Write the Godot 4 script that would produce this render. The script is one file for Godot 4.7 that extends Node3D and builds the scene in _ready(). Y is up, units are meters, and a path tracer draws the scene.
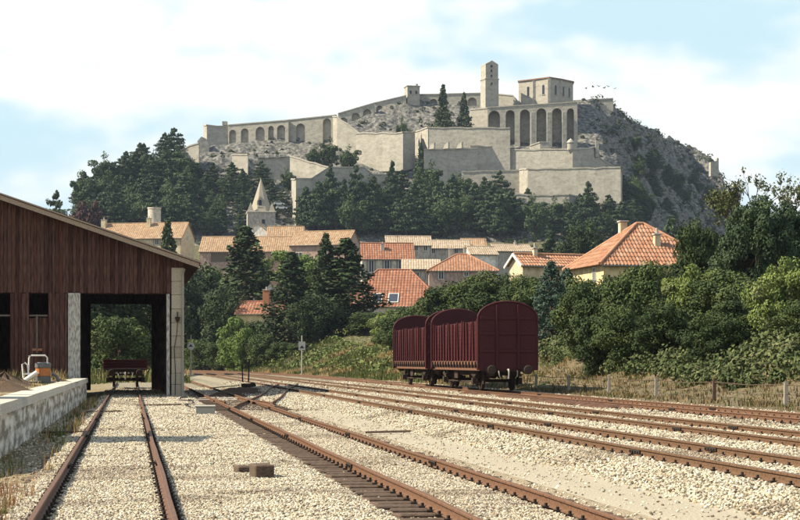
extends Node3D

# ---------------------------------------------------------------- mesh builder
class MB:
	var v := PackedVector3Array()
	var n := PackedVector3Array()
	var c := PackedColorArray()
	var col := Color(1, 1, 1)
	func tri(a: Vector3, b: Vector3, d: Vector3) -> void:
		var m := (d - a).cross(b - a)
		if m.length_squared() < 1e-14: return
		m = m.normalized()
		v.append(a); v.append(b); v.append(d)
		n.append(m); n.append(m); n.append(m)
		c.append(col); c.append(col); c.append(col)
	func quad(a: Vector3, b: Vector3, d: Vector3, e: Vector3) -> void:
		tri(a, b, d); tri(a, d, e)
	func quad_to(a: Vector3, b: Vector3, d: Vector3, e: Vector3, out: Vector3) -> void:
		if (d - a).cross(b - a).dot(out) + (e - a).cross(d - a).dot(out) >= 0.0: quad(a, b, d, e)
		else: quad(e, d, b, a)
	func tri_to(a: Vector3, b: Vector3, d: Vector3, out: Vector3) -> void:
		if (d - a).cross(b - a).dot(out) >= 0.0: tri(a, b, d)
		else: tri(d, b, a)
	# smooth quad with its own normals
	func squad(a, b, d, e, na, nb, nd, ne) -> void:
		for k in [[a, na], [b, nb], [d, nd], [a, na], [d, nd], [e, ne]]:
			v.append(k[0]); n.append(k[1]); c.append(col)
	# eight corners, bottom 0-3 then top 4-7 in the same order
	func hexa(p: Array) -> void:
		var m := Vector3.ZERO
		for q in p: m += q / 8.0
		for f in [[0, 1, 2, 3], [4, 5, 6, 7], [0, 1, 5, 4], [1, 2, 6, 5], [2, 3, 7, 6], [3, 0, 4, 7]]:
			var ctr: Vector3 = (p[f[0]] + p[f[1]] + p[f[2]] + p[f[3]]) / 4.0
			quad_to(p[f[0]], p[f[1]], p[f[2]], p[f[3]], ctr - m)
	func box(a: Vector3, b: Vector3, t := Transform3D.IDENTITY) -> void:
		hexa([t * Vector3(a.x, a.y, a.z), t * Vector3(b.x, a.y, a.z), t * Vector3(b.x, a.y, b.z), t * Vector3(a.x, a.y, b.z),
			t * Vector3(a.x, b.y, a.z), t * Vector3(b.x, b.y, a.z), t * Vector3(b.x, b.y, b.z), t * Vector3(a.x, b.y, b.z)])
	# box with chamfered vertical and horizontal edges
	func cbox(a: Vector3, b: Vector3, ch: float, t := Transform3D.IDENTITY) -> void:
		var ctr := (a + b) / 2.0
		var h := (b - a) / 2.0
		for ax in 3:
			var i := (ax + 1) % 3
			var j := (ax + 2) % 3
			for s in [-1.0, 1.0]:
				var q := []
				for k in [[-1, -1], [1, -1], [1, 1], [-1, 1]]:
					var p := Vector3.ZERO
					p[ax] = s * h[ax]; p[i] = k[0] * (h[i] - ch); p[j] = k[1] * (h[j] - ch)
					q.append(t * (ctr + p))
				var o := Vector3.ZERO
				o[ax] = s
				quad_to(q[0], q[1], q[2], q[3], t.basis * o)
			for s1 in [-1.0, 1.0]:
				for s2 in [-1.0, 1.0]:
					var e := []
					for w in [-1.0, 1.0]:
						var p1 := Vector3.ZERO
						p1[i] = s1 * h[i]; p1[j] = s2 * (h[j] - ch); p1[ax] = w * (h[ax] - ch)
						var p2 := Vector3.ZERO
						p2[i] = s1 * (h[i] - ch); p2[j] = s2 * h[j]; p2[ax] = w * (h[ax] - ch)
						e.append(t * (ctr + p1)); e.append(t * (ctr + p2))
					var o2 := Vector3.ZERO
					o2[i] = s1; o2[j] = s2
					quad_to(e[0], e[1], e[3], e[2], t.basis * o2)
		for sx in [-1.0, 1.0]:
			for sy in [-1.0, 1.0]:
				for sz in [-1.0, 1.0]:
					var s3 := Vector3(sx, sy, sz)
					tri_to(t * (ctr + s3 * (h - Vector3(0, ch, ch))), t * (ctr + s3 * (h - Vector3(ch, 0, ch))), t * (ctr + s3 * (h - Vector3(ch, ch, 0))), t.basis * s3)
	# flat polygon pushed along a depth vector
	func extrude(poly: PackedVector2Array, o: Vector3, ux: Vector3, uy: Vector3, depth: Vector3) -> void:
		var idx := Geometry2D.triangulate_polygon(poly)
		for k in range(0, idx.size(), 3):
			var p := []
			for q in 3:
				var w := poly[idx[k + q]]
				p.append(o + ux * w.x + uy * w.y)
			tri_to(p[0], p[1], p[2], -depth)
			tri_to(p[0] + depth, p[1] + depth, p[2] + depth, depth)
		var area := 0.0
		for k in poly.size():
			var a := poly[k]
			var b := poly[(k + 1) % poly.size()]
			area += a.x * b.y - b.x * a.y
		for k in poly.size():
			var a := poly[k]
			var b := poly[(k + 1) % poly.size()]
			var e := b - a
			var out := Vector2(e.y, -e.x) * (1.0 if area > 0 else -1.0)
			var pa := o + ux * a.x + uy * a.y
			var pb := o + ux * b.x + uy * b.y
			quad_to(pa, pb, pb + depth, pa + depth, ux * out.x + uy * out.y)
	# round bar through points, radius per point
	func tube(pts: Array, radii: Array, sides := 8, caps := true) -> void:
		var rings := []
		var nrm := []
		var up := Vector3(0.31, 0.9, 0.17)
		for k in pts.size():
			var d: Vector3 = (pts[min(k + 1, pts.size() - 1)] - pts[max(k - 1, 0)]).normalized()
			var s := d.cross(up)
			if s.length() < 0.1: s = d.cross(Vector3(1, 0, 0))
			s = s.normalized()
			var w := s.cross(d).normalized()
			var r := []
			var m := []
			for q in sides:
				var a := TAU * q / sides
				var dir := s * cos(a) + w * sin(a)
				m.append(dir)
				r.append(pts[k] + dir * radii[k])
			rings.append(r); nrm.append(m)
		for k in pts.size() - 1:
			for q in sides:
				var q2 := (q + 1) % sides
				var a: Vector3 = rings[k][q]
				var b: Vector3 = rings[k][q2]
				var d: Vector3 = rings[k + 1][q2]
				var e: Vector3 = rings[k + 1][q]
				if (d - a).cross(b - a).dot(nrm[k][q]) >= 0: squad(a, b, d, e, nrm[k][q], nrm[k][q2], nrm[k + 1][q2], nrm[k + 1][q])
				else: squad(e, d, b, a, nrm[k + 1][q], nrm[k + 1][q2], nrm[k][q2], nrm[k][q])
		if caps:
			for k in [0, pts.size() - 1]:
				var o: Vector3 = (pts[0] - pts[1]) if k == 0 else (pts[k] - pts[k - 1])
				for q in range(1, sides - 1):
					tri_to(rings[k][0], rings[k][q], rings[k][q + 1], o)
	# solid of revolution about the local x axis: profile of (x, radius)
	func lathe(prof: Array, t: Transform3D, sides := 20) -> void:
		for k in prof.size() - 1:
			var p0: Vector2 = prof[k]
			var p1: Vector2 = prof[k + 1]
			for q in sides:
				var a0 := TAU * q / sides
				var a1 := TAU * (q + 1) / sides
				var f := func(p: Vector2, a: float) -> Vector3: return t * Vector3(p.x, p.y * cos(a), p.y * sin(a))
				var am := (a0 + a1) / 2.0
				var e := p1 - p0
				var out := t.basis * Vector3(-e.y, e.x * cos(am), e.x * sin(am))
				quad_to(f.call(p0, a0), f.call(p0, a1), f.call(p1, a1), f.call(p1, a0), out)
	func mesh() -> ArrayMesh:
		var m := ArrayMesh.new()
		var a := []
		a.resize(Mesh.ARRAY_MAX)
		a[Mesh.ARRAY_VERTEX] = v
		a[Mesh.ARRAY_NORMAL] = n
		a[Mesh.ARRAY_COLOR] = c
		m.add_surface_from_arrays(Mesh.PRIMITIVE_TRIANGLES, a)
		return m

# ---------------------------------------------------------------- naming and tagging
var taken := {}
func numbered(called: String) -> String:
	if not taken.has(called):
		taken[called] = 0
		return called
	taken[called] += 1
	return "%s_%03d" % [called, taken[called]]

func tag(o: Node, label: String, category: String, group := "", kind := "") -> Node:
	if label: o.set_meta("label", label)
	if category: o.set_meta("category", category)
	if group: o.set_meta("group", group)
	if kind: o.set_meta("kind", kind)
	return o

func thing(called: String, label: String, category: String, at := Vector3.ZERO, turn := 0.0, group := "") -> Node3D:
	var o := Node3D.new()
	o.name = numbered(called)
	add_child(o)
	o.position = at
	o.rotation.y = turn
	tag(o, label, category, group)
	return o

func put(mb, called: String, m: Material, parent: Node = null) -> MeshInstance3D:
	var o := MeshInstance3D.new()
	o.mesh = mb.mesh() if mb is MB else mb
	o.material_override = m
	if parent == null:
		o.name = numbered(called)
		add_child(o)
	else:
		o.name = called
		parent.add_child(o, true)
	return o

func struct(mb, called: String, m: Material) -> MeshInstance3D:
	var o := put(mb, called, m)
	o.set_meta("kind", "structure")
	return o

func dup(src: Node3D, at: Vector3, turn: float, scl: Vector3, label := "", called := "", group := "") -> Node3D:
	var o: Node3D = src.duplicate()
	o.name = numbered(called if called else String(src.name))
	add_child(o)
	o.position = at
	o.basis = Basis(Vector3.UP, turn).scaled_local(scl)
	if label: o.set_meta("label", label)
	if group: o.set_meta("group", group)
	return o

# ---------------------------------------------------------------- colours, textures, materials
func srgb(l: Color) -> Color: return l.linear_to_srgb()

func noise(freq: float, oct := 4, seed_ := 1, kind := FastNoiseLite.TYPE_SIMPLEX_SMOOTH) -> FastNoiseLite:
	var f := FastNoiseLite.new()
	f.noise_type = kind
	f.frequency = freq
	f.fractal_octaves = oct
	f.fractal_gain = 0.55
	f.seed = seed_
	return f

# seamless texture running through a list of linear colours
func ramp_tex(size: int, freq: float, oct: int, seed_: int, cols: Array, contrast := 1.6, stretch := 1.0, gain := 0.55) -> ImageTexture:
	var f := noise(freq, oct, seed_)
	f.fractal_gain = gain
	var src := f.get_seamless_image(size, int(size / stretch))
	if stretch != 1.0: src.resize(size, size, Image.INTERPOLATE_CUBIC)
	src.convert(Image.FORMAT_L8)
	var d := src.get_data()
	var lut := []
	for k in 256:
		var t: float = clamp((k / 255.0 - 0.5) * contrast + 0.5, 0.0, 0.9999) * (cols.size() - 1)
		var i := int(t)
		lut.append(srgb(cols[i].lerp(cols[i + 1], t - i)))
	var out := PackedByteArray()
	out.resize(size * size * 3)
	for k in size * size:
		var q: Color = lut[d[k]]
		out[k * 3] = q.r8; out[k * 3 + 1] = q.g8; out[k * 3 + 2] = q.b8
	var im := Image.create_from_data(size, size, false, Image.FORMAT_RGB8, out)
	im.generate_mipmaps()
	return ImageTexture.create_from_image(im)

func grey_tex(size: int, freq: float, oct: int, seed_: int) -> ImageTexture:
	var im := noise(freq, oct, seed_).get_seamless_image(size, size)
	im.convert(Image.FORMAT_L8)
	return ImageTexture.create_from_image(im)

func mat(lin: Color, rough := 0.9, tex: Texture2D = null, scl := Vector3.ONE, bump: Texture2D = null, depth := 1.0, metal := 0.0) -> StandardMaterial3D:
	var m := StandardMaterial3D.new()
	m.albedo_color = srgb(lin)
	m.roughness = rough
	m.metallic = metal
	m.metallic_specular = 0.3
	m.vertex_color_use_as_albedo = true
	if tex:
		m.albedo_texture = tex
		m.uv1_triplanar = true
		m.uv1_world_triplanar = true
		m.uv1_scale = scl
	if bump:
		m.heightmap_enabled = true
		m.heightmap_texture = bump
		m.heightmap_scale = depth
	return m

func leaf_mat(lin: Color, back := 0.35) -> StandardMaterial3D:
	var m := mat(lin, 0.75)
	m.backlight_enabled = true
	m.backlight = Color(back, back, back * 0.6)
	m.cull_mode = BaseMaterial3D.CULL_DISABLED
	return m

func pick(a: Array, r: RandomNumberGenerator): return a[r.randi() % a.size()]

func lerp_table(t: Array, x: float) -> float:
	if x <= t[0].x: return t[0].y
	for k in range(1, t.size()):
		if x <= t[k].x:
			return lerp(t[k - 1].y, t[k].y, (x - t[k - 1].x) / (t[k].x - t[k - 1].x))
	return t[-1].y


# ---------------------------------------------------------------- the lie of the land (metres; the tracks run along c = x + 0.15 z)
const RIDGE := [Vector3(-240.9, 35.9, 619.6), Vector3(-175.2, 40.7, 630.7), Vector3(-142.2, 44.8, 640.0), Vector3(-127.2, 51.2, 653.9), Vector3(-118.7, 57.8, 667.9), Vector3(-107.9, 70.8, 693.9), Vector3(-98.4, 78.6, 708.7), Vector3(-85.5, 82.6, 716.1), Vector3(-78.4, 86.6, 723.6), Vector3(-69.0, 90.2, 730.1), Vector3(-56.9, 91.3, 731.9), Vector3(-41.0, 94.4, 737.5), Vector3(-28.9, 98.1, 744.0), Vector3(-22.9, 101.9, 750.5), Vector3(-16.7, 103.0, 752.4), Vector3(-8.5, 108.4, 761.6), Vector3(0.0, 112.9, 769.1), Vector3(8.6, 114.6, 771.9), Vector3(17.0, 111.2, 766.3), Vector3(34.0, 110.1, 764.4), Vector3(51.1, 111.2, 766.3), Vector3(74.9, 113.7, 770.5), Vector3(81.3, 113.7, 770.5), Vector3(93.9, 118.0, 804.7), Vector3(100.2, 113.8, 812.6), Vector3(111.3, 111.2, 834.6), Vector3(118.1, 111.0, 850.5), Vector3(126.8, 110.7, 870.8), Vector3(138.2, 112.5, 901.6), Vector3(147.8, 111.4, 917.3), Vector3(154.2, 106.4, 909.9), Vector3(158.4, 101.6, 902.4), Vector3(158.8, 92.0, 887.6), Vector3(159.8, 82.2, 871.8), Vector3(161.1, 73.8, 857.9), Vector3(162.3, 67.2, 846.7), Vector3(166.0, 57.6, 830.0), Vector3(182.0, 51.4, 818.9), Vector3(224.9, 46.3, 809.6), Vector3(357.3, 43.3, 804.0)]   # x, height, distance of the crest of the citadel rock
const PROFILE := [Vector2(-300, 0), Vector2(-60, 0), Vector2(-3.2, -0.16), Vector2(-2.2, -0.12), Vector2(-1.3, -0.02), Vector2(2.85, 0.0), Vector2(3.15, -0.06), Vector2(5.7, -0.055), Vector2(6.0, 0.02), Vector2(7.0, 0.04), Vector2(7.9, 0.21), Vector2(15, 0.22), Vector2(16, 0.2), Vector2(19.5, 0.2), Vector2(20.5, 0.24), Vector2(22, 0.35), Vector2(24, 0.95), Vector2(28, 2.7), Vector2(34, 4.4), Vector2(45, 5.0), Vector2(200, 6.0), Vector2(900, 7)]
const BASE := [Vector2(0, 0), Vector2(240, 0), Vector2(330, 5), Vector2(420, 11), Vector2(520, 23), Vector2(600, 36), Vector2(640, 44.8), Vector2(700, 52), Vector2(900, 58), Vector2(1600, 60)]
var n_rock: FastNoiseLite
var n_big: FastNoiseLite
var n_crag: FastNoiseLite
var n_fine: FastNoiseLite

func bend(z: float) -> float: return 0.0006 * pow(max(0.0, z - 170.0), 2.0)
func track_x(c: float, z: float) -> float: return c - 0.15 * z - bend(z)

func ground_y(x: float, z: float) -> float:
	var c := x + 0.15 * z + bend(z)
	var y := lerp_table(PROFILE, c)
	if c > 22.0:
		var k: float = smoothstep(22.0, 26.0, c)
		y += k * (n_big.get_noise_2d(x * 3.0, z * 3.0) * 0.9 + n_fine.get_noise_2d(x, z) * 0.25)
		y += lerp_table(BASE, z) * smoothstep(20.0, 45.0, c)
	if z > 590.0: y = max(y, lerp(y, hill_y(x, z), smoothstep(590.0, 640.0, z)))
	return y

func hill_y(x: float, z: float) -> float:
	var lo := 0
	while lo < RIDGE.size() - 2 and RIDGE[lo + 1].x < x: lo += 1
	var t: float = clamp((x - RIDGE[lo].x) / (RIDGE[lo + 1].x - RIDGE[lo].x), 0.0, 1.0)
	var r: Vector3 = RIDGE[lo].lerp(RIDGE[lo + 1], t)
	var back: float = clamp(3.0 * (x - 82.0), 0.0, 190.0)
	var y := 0.0
	var d: float = z - back
	y = min(1.8 + (121.0 + (d - 640.0) / 0.9286) * z / 1800.0, r.y - 0.35 * max(0.0, z - r.z))
	var edge: float = smoothstep(r.y - 30.0, r.y - 8.0, y) if x < 10.0 else smoothstep(78.0, 92.0, x)
	if x > 20.0 and x < 78.0: edge = 0.25
	edge = max(edge, 0.15)
	var room: float = smoothstep(2.0, 20.0, r.y - y)
	y += edge * (abs(n_rock.get_noise_2d(x, z * 0.8 + y * 0.5)) * (11.0 if x < 78.0 else 17.0) - 2.0 + (0.4 - abs(n_crag.get_noise_3d(x, y, z))) * 4.5 + n_fine.get_noise_3d(x, y, z) * 1.8 + 1.1 * sin((y + 0.5 * x) / 1.9 + 3.0 * n_big.get_noise_2d(x * 2.0, z * 2.0))) * lerp(0.3, 1.0, room)
	return y

# ---------------------------------------------------------------- palette shared by the builders
var M := {}
var T := {}

func make_materials() -> void:
	var W := Color(1, 1, 1)
	T.fine = grey_tex(512, 0.05, 5, 3)
	T.coarse = grey_tex(512, 0.012, 5, 4)
	T.mottle = ramp_tex(512, 0.012, 5, 5, [Color(0.62, 0.6, 0.57), Color(0.85, 0.84, 0.82), Color(1, 1, 1)], 1.7)
	T.stone = ramp_tex(512, 0.035, 5, 6, [Color(0.55, 0.54, 0.52), Color(0.8, 0.79, 0.76), Color(0.95, 0.94, 0.9), Color(1, 1, 1)], 1.9)
	T.weather = ramp_tex(1024, 0.02, 8, 16, [Color(0.52, 0.51, 0.49), Color(0.76, 0.75, 0.73), Color(0.92, 0.91, 0.88), Color(1, 1, 1)], 1.7, 1.0, 0.85)
	T.blotch = ramp_tex(512, 0.016, 6, 17, [Color(0.30, 0.28, 0.24), Color(0.52, 0.49, 0.44), Color(0.82, 0.81, 0.77), Color(1, 1, 1)], 2.4)
	T.rust = ramp_tex(512, 0.03, 5, 7, [Color(0.5, 0.42, 0.4), Color(0.85, 0.8, 0.75), Color(1, 1, 1), Color(1.0, 0.8, 0.62)], 1.8)
	T.wood = ramp_tex(512, 0.03, 5, 8, [Color(0.42, 0.38, 0.36), Color(0.75, 0.7, 0.68), Color(1, 1, 1), Color(1.0, 0.93, 0.86)], 2.0)
	T.plank = ramp_tex(512, 0.03, 5, 18, [Color(0.34, 0.30, 0.30), Color(0.62, 0.55, 0.53), Color(0.95, 0.86, 0.82), Color(1.25, 1.25, 1.25)], 2.4)
	T.streak = ramp_tex(512, 0.02, 5, 9, [Color(0.40, 0.38, 0.35), Color(0.62, 0.59, 0.54), Color(0.9, 0.89, 0.86), Color(1, 1, 1)], 2.6)
	T.earth = ramp_tex(512, 0.02, 6, 10, [Color(0.16, 0.12, 0.07), Color(0.26, 0.21, 0.13), Color(0.36, 0.31, 0.2), Color(0.24, 0.22, 0.12)], 1.8)
	T.scrub = ramp_tex(512, 0.02, 6, 11, [Color(0.035, 0.045, 0.018), Color(0.06, 0.07, 0.028), Color(0.11, 0.1, 0.05), Color(0.24, 0.2, 0.1)], 2.0)
	T.gravel = ramp_tex(1024, 0.11, 3, 12, [Color(0.10, 0.085, 0.06), Color(0.34, 0.30, 0.22), Color(0.52, 0.46, 0.34), Color(0.66, 0.60, 0.47), Color(0.74, 0.69, 0.57)], 2.4)
	T.sand = ramp_tex(512, 0.06, 5, 13, [Color(0.30, 0.27, 0.21), Color(0.38, 0.345, 0.27), Color(0.44, 0.40, 0.32)], 1.5)
	T.rock = ramp_tex(1024, 0.014, 6, 14, [Color(0.035, 0.035, 0.032), Color(0.08, 0.079, 0.072), Color(0.14, 0.137, 0.124), Color(0.22, 0.212, 0.188)], 2.0)
	M.underlay = mat(Color(0.5, 0.46, 0.42), 0.95, T.gravel, Vector3.ONE * 0.9, T.fine, 3.0)  # darker than the other gravel: painted-in shade for the gaps between stones
	M.gravel = mat(Color(0.62, 0.60, 0.55), 0.95, T.gravel, Vector3.ONE * 0.35, T.gravel, 4.0)
	M.sand = mat(Color(0.80, 0.79, 0.77), 0.95, T.sand, Vector3.ONE * 0.7, T.fine, 1.0)
	M.bank = mat(Color(0.42, 0.40, 0.38), 0.95, T.earth, Vector3.ONE * 0.3, T.fine, 5.0)
	M.spire = mat(Color(0.36, 0.33, 0.27), 0.95, T.stone, Vector3.ONE * 0.2)
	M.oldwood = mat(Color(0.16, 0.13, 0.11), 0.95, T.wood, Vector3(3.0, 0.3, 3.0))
	M.heap = mat(Color(0.11, 0.075, 0.05), 0.95, T.stone, Vector3.ONE * 0.8, T.fine, 4.0)
	M.earth = mat(Color(0.66, 0.64, 0.62), 0.95, T.earth, Vector3.ONE * 0.3, T.fine, 5.0)
	M.scrub = mat(W, 0.95, T.scrub, Vector3.ONE * 0.11, T.fine, 30.0)
	M.rock = mat(W, 0.95, T.rock, Vector3(0.03, 0.05, 0.03), T.coarse, 90.0)
	M.raildark = mat(Color(0.125, 0.075, 0.055), 0.75, T.rust, Vector3.ONE * 0.9)
	M.rail = mat(Color(0.14, 0.08, 0.05), 0.75, T.rust, Vector3.ONE * 0.9)
	M.railmain = mat(Color(0.13, 0.08, 0.048), 0.7, T.rust, Vector3.ONE * 0.9)
	M.railtop = mat(Color(0.20, 0.15, 0.11), 0.45, T.rust, Vector3.ONE * 0.9, null, 1.0, 0.5)
	M.iron = mat(Color(0.035, 0.028, 0.025), 0.7, T.rust, Vector3.ONE * 2.0)
	M.sleeper = mat(Color(0.115, 0.085, 0.065), 0.95, T.wood, Vector3(0.6, 3.0, 5.0), T.wood, 0.8)
	M.board = mat(Color(0.115, 0.062, 0.048), 0.9, T.plank, Vector3(1.3, 0.07, 1.3), T.fine, 0.6)
	M.whitewash = mat(Color(0.52, 0.50, 0.46), 0.95, T.streak, Vector3(1.6, 0.25, 1.6), T.fine, 1.0)
	M.pier = mat(Color(0.50, 0.44, 0.345), 0.95, T.stone, Vector3.ONE * 0.9, T.fine, 2.0)
	M.roofsheet = mat(Color(0.34, 0.28, 0.22), 0.85, T.rust, Vector3.ONE * 0.8)
	M.platform = mat(Color(0.70, 0.67, 0.61), 0.95, T.blotch, Vector3(0.3, 0.3, 0.06), T.fine, 1.5)
	M.coping = mat(Color(0.60, 0.57, 0.50), 0.95, T.stone, Vector3.ONE * 0.8, T.fine, 2.0)
	M.wagon = mat(Color(0.058, 0.0105, 0.0135), 0.6, T.rust, Vector3(1.2, 0.5, 1.2))
	M.solebar = mat(Color(0.17, 0.095, 0.065), 0.85, T.rust, Vector3.ONE * 1.2)
	M.under = mat(Color(0.05, 0.035, 0.03), 0.85, T.rust, Vector3.ONE * 2.0)
	M.fort = mat(Color(0.385, 0.368, 0.322), 0.95, T.weather, Vector3(0.016, 0.022, 0.016), T.fine, 6.0)
	M.bark = mat(Color(0.10, 0.075, 0.055), 0.95, T.wood, Vector3(3.0, 0.8, 3.0), T.wood, 2.0)
	M.post = mat(Color(0.36, 0.33, 0.28), 0.9, T.stone, Vector3.ONE * 2.0)
	M.concrete = mat(Color(0.42, 0.41, 0.38), 0.9, T.stone, Vector3.ONE * 2.0, T.fine, 1.0)
	M.plate = mat(Color(0.46, 0.46, 0.44), 0.6, T.mottle, Vector3.ONE * 2.0)
	M.white = mat(Color(0.72, 0.71, 0.68), 0.5, T.mottle, Vector3.ONE * 2.0)
	M.black = mat(Color(0.02, 0.02, 0.022), 0.6)
	M.grey = mat(Color(0.12, 0.12, 0.125), 0.55, T.mottle, Vector3.ONE * 3.0)
	M.orange = mat(Color(0.42, 0.16, 0.05), 0.5, T.mottle, Vector3.ONE * 3.0)
	M.brick = mat(Color(0.36, 0.16, 0.09), 0.95, T.stone, Vector3.ONE * 0.8, T.fine, 2.0)
	M.plaster_cream = mat(Color(0.55, 0.47, 0.33), 0.95, T.mottle, Vector3(0.22, 0.12, 0.22))
	M.plaster_pale = mat(Color(0.56, 0.52, 0.44), 0.95, T.mottle, Vector3(0.22, 0.12, 0.22))
	M.plaster_grey = mat(Color(0.40, 0.37, 0.34), 0.95, T.mottle, Vector3(0.22, 0.12, 0.22))
	M.plaster_rose = mat(Color(0.38, 0.28, 0.24), 0.95, T.mottle, Vector3(0.22, 0.12, 0.22))
	M.plaster_yellow = mat(Color(0.60, 0.50, 0.30), 0.95, T.mottle, Vector3(0.22, 0.12, 0.22))
	M.plaster_white = mat(Color(0.76, 0.74, 0.69), 0.95, T.mottle, Vector3(0.22, 0.12, 0.22))
	M.tile = mat(W, 0.95, T.mottle, Vector3.ONE * 0.25)
	M.pane = mat(Color(0.03, 0.035, 0.045), 0.12)  # dark glass; also the painted dark of the open arched windows
	M.panel = mat(Color(0.05, 0.06, 0.08), 0.12)
	M.frame = mat(Color(0.6, 0.58, 0.54), 0.6)
	M.shutter = mat(Color(0.22, 0.2, 0.19), 0.8)
	M.leaf_cedar = leaf_mat(Color(1, 1, 1), 0.08)
	M.leaf = leaf_mat(Color(1, 1, 1), 0.16)
	M.grass = leaf_mat(Color(0.78, 0.76, 0.72), 0.2)
	M.stones = mat(W, 0.92)
	M.soil = mat(Color(0.13, 0.075, 0.052), 0.95, T.rust, Vector3.ONE * 1.5, T.fine, 3.0)

# ---------------------------------------------------------------- sky: pale blue with thin sheets of white cloud
func make_sky() -> Sky:
	var w := 3072
	var h := 1536
	# broad sheets and fine wisps, both drawn out along the horizon
	var a := noise(0.016, 6, 27).get_seamless_image(1024, 1024)
	a.resize(w, 768, Image.INTERPOLATE_CUBIC)
	a.convert(Image.FORMAT_L8)
	var b := noise(0.045, 6, 28).get_seamless_image(2048, 1024)
	b.resize(w, 768, Image.INTERPOLATE_CUBIC)
	b.convert(Image.FORMAT_L8)
	var da := a.get_data()
	var db := b.get_data()
	var cover := PackedFloat32Array()
	for k in 512: cover.append(0.16 + 0.84 * smoothstep(0.30, 0.68, k / 511.0))
	var out := PackedFloat32Array()
	out.resize(w * h * 3)
	for j in h:
		var el := (0.5 - (j + 0.5) / h) * PI
		var t: float = clamp(sin(el), 0.0, 1.0)
		if el < -0.01:
			continue
		var clear := Color(0.74, 0.93, 1.02).lerp(Color(0.58, 0.88, 1.0), smoothstep(0.0, 0.15, t)).lerp(Color(0.16, 0.36, 0.70), smoothstep(0.2, 0.9, t))
		var thin: float = lerp(1.0, 0.45, smoothstep(0.25, 0.9, t))
		var dr := (1.2 - clear.r) * thin
		var dg := (1.2 - clear.g) * thin
		var dbl := (1.19 - clear.b) * thin
		var row := mini(j, 767) * w
		var o := j * w * 3
		for i in w:
			var k: float = cover[(da[row + i] * 65 + db[row + i] * 35) * 511 / 25500]
			out[o] = clear.r + dr * k
			out[o + 1] = clear.g + dg * k
			out[o + 2] = clear.b + dbl * k
			o += 3
	var im := Image.create_from_data(w, h, false, Image.FORMAT_RGBF, out.to_byte_array())
	im.fill_rect(Rect2i(0, 771, w, h - 771), Color(0.3, 0.29, 0.26))
	var pm := PanoramaSkyMaterial.new()
	pm.panorama = ImageTexture.create_from_image(im)
	var s := Sky.new()
	s.sky_material = pm
	return s

func setup_view() -> void:
	var cam := Camera3D.new()
	cam.name = "camera"
	cam.projection = Camera3D.PROJECTION_FRUSTUM
	cam.near = 0.5
	cam.far = 6000.0
	cam.size = 0.5 * 520.0 / 1800.0
	cam.frustum_offset = Vector2(0, 0.5 * 101.0 / 1800.0)
	cam.position = Vector3(0, 1.8, 0)
	add_child(cam)
	cam.current = true
	var env := Environment.new()
	env.background_mode = Environment.BG_SKY
	env.sky = make_sky()
	env.background_energy_multiplier = 0.45
	env.tonemap_mode = Environment.TONE_MAPPER_LINEAR
	env.tonemap_exposure = 2.1
	env.ssao_enabled = true
	env.ssil_enabled = true
	env.sdfgi_enabled = true
	env.fog_enabled = true
	env.fog_density = 0.00006
	env.fog_light_color = Color(0.80, 0.88, 1.0)
	var we := WorldEnvironment.new()
	we.environment = env
	add_child(we)
	var sun := DirectionalLight3D.new()
	sun.name = "sun"
	sun.light_energy = 1.6
	sun.light_color = Color(1.0, 0.945, 0.845)
	sun.light_angular_distance = 0.5
	sun.shadow_enabled = true
	add_child(sun)
	var el := deg_to_rad(43.0)
	var az := deg_to_rad(4.0)
	sun.look_at_from_position(Vector3(-cos(el) * cos(az), sin(el), cos(el) * sin(az)) * 100.0, Vector3.ZERO)

# ---------------------------------------------------------------- ground sheets
func grid_sheet(xs: PackedFloat32Array, zs: PackedFloat32Array, hf: Callable) -> ArrayMesh:
	var nx := xs.size()
	var nz := zs.size()
	var v := PackedVector3Array()
	var nn := PackedVector3Array()
	v.resize(nx * nz); nn.resize(nx * nz)
	for j in nz:
		for i in nx:
			v[j * nx + i] = hf.call(xs[i], zs[j])
	for j in nz:
		for i in nx:
			var a := v[j * nx + min(i + 1, nx - 1)] - v[j * nx + max(i - 1, 0)]
			var b := v[min(j + 1, nz - 1) * nx + i] - v[max(j - 1, 0) * nx + i]
			var m := a.cross(b).normalized()
			nn[j * nx + i] = m if m.y > 0 else -m
	var idx := PackedInt32Array()
	for j in nz - 1:
		for i in nx - 1:
			var p := j * nx + i
			idx.append_array(PackedInt32Array([p, p + nx + 1, p + 1, p, p + nx, p + nx + 1]))
	# rows go away from the viewer: flip when that winding faces down
	var t0 := (v[idx[2]] - v[idx[0]]).cross(v[idx[1]] - v[idx[0]])
	if t0.y < 0:
		for k in range(0, idx.size(), 3):
			var s := idx[k + 1]
			idx[k + 1] = idx[k + 2]; idx[k + 2] = s
	var arr := []
	arr.resize(Mesh.ARRAY_MAX)
	arr[Mesh.ARRAY_VERTEX] = v
	arr[Mesh.ARRAY_NORMAL] = nn
	arr[Mesh.ARRAY_INDEX] = idx
	var m2 := ArrayMesh.new()
	m2.add_surface_from_arrays(Mesh.PRIMITIVE_TRIANGLES, arr)
	return m2

func steps(a: float, b: float, d: float) -> PackedFloat32Array:
	var r := PackedFloat32Array()
	var k := int(ceil((b - a) / d))
	for i in k + 1: r.append(lerp(a, b, float(i) / k))
	return r

func joined(l: Array) -> PackedFloat32Array:
	var r := PackedFloat32Array()
	for q in l:
		for x in q:
			if r.is_empty() or x > r[-1] + 0.001: r.append(x)
	return r

func yard_sheet(c0: float, c1: float, dc: float, z0: float, z1: float, dz: float, lift: float, rough: float) -> ArrayMesh:
	return grid_sheet(steps(c0, c1, dc), steps(z0, z1, dz), func(c, z):
		var x: float = track_x(c, z)
		return Vector3(x, ground_y(x, z) + lift + n_fine.get_noise_2d(x * 6.0, z * 6.0) * rough, -z))

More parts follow.
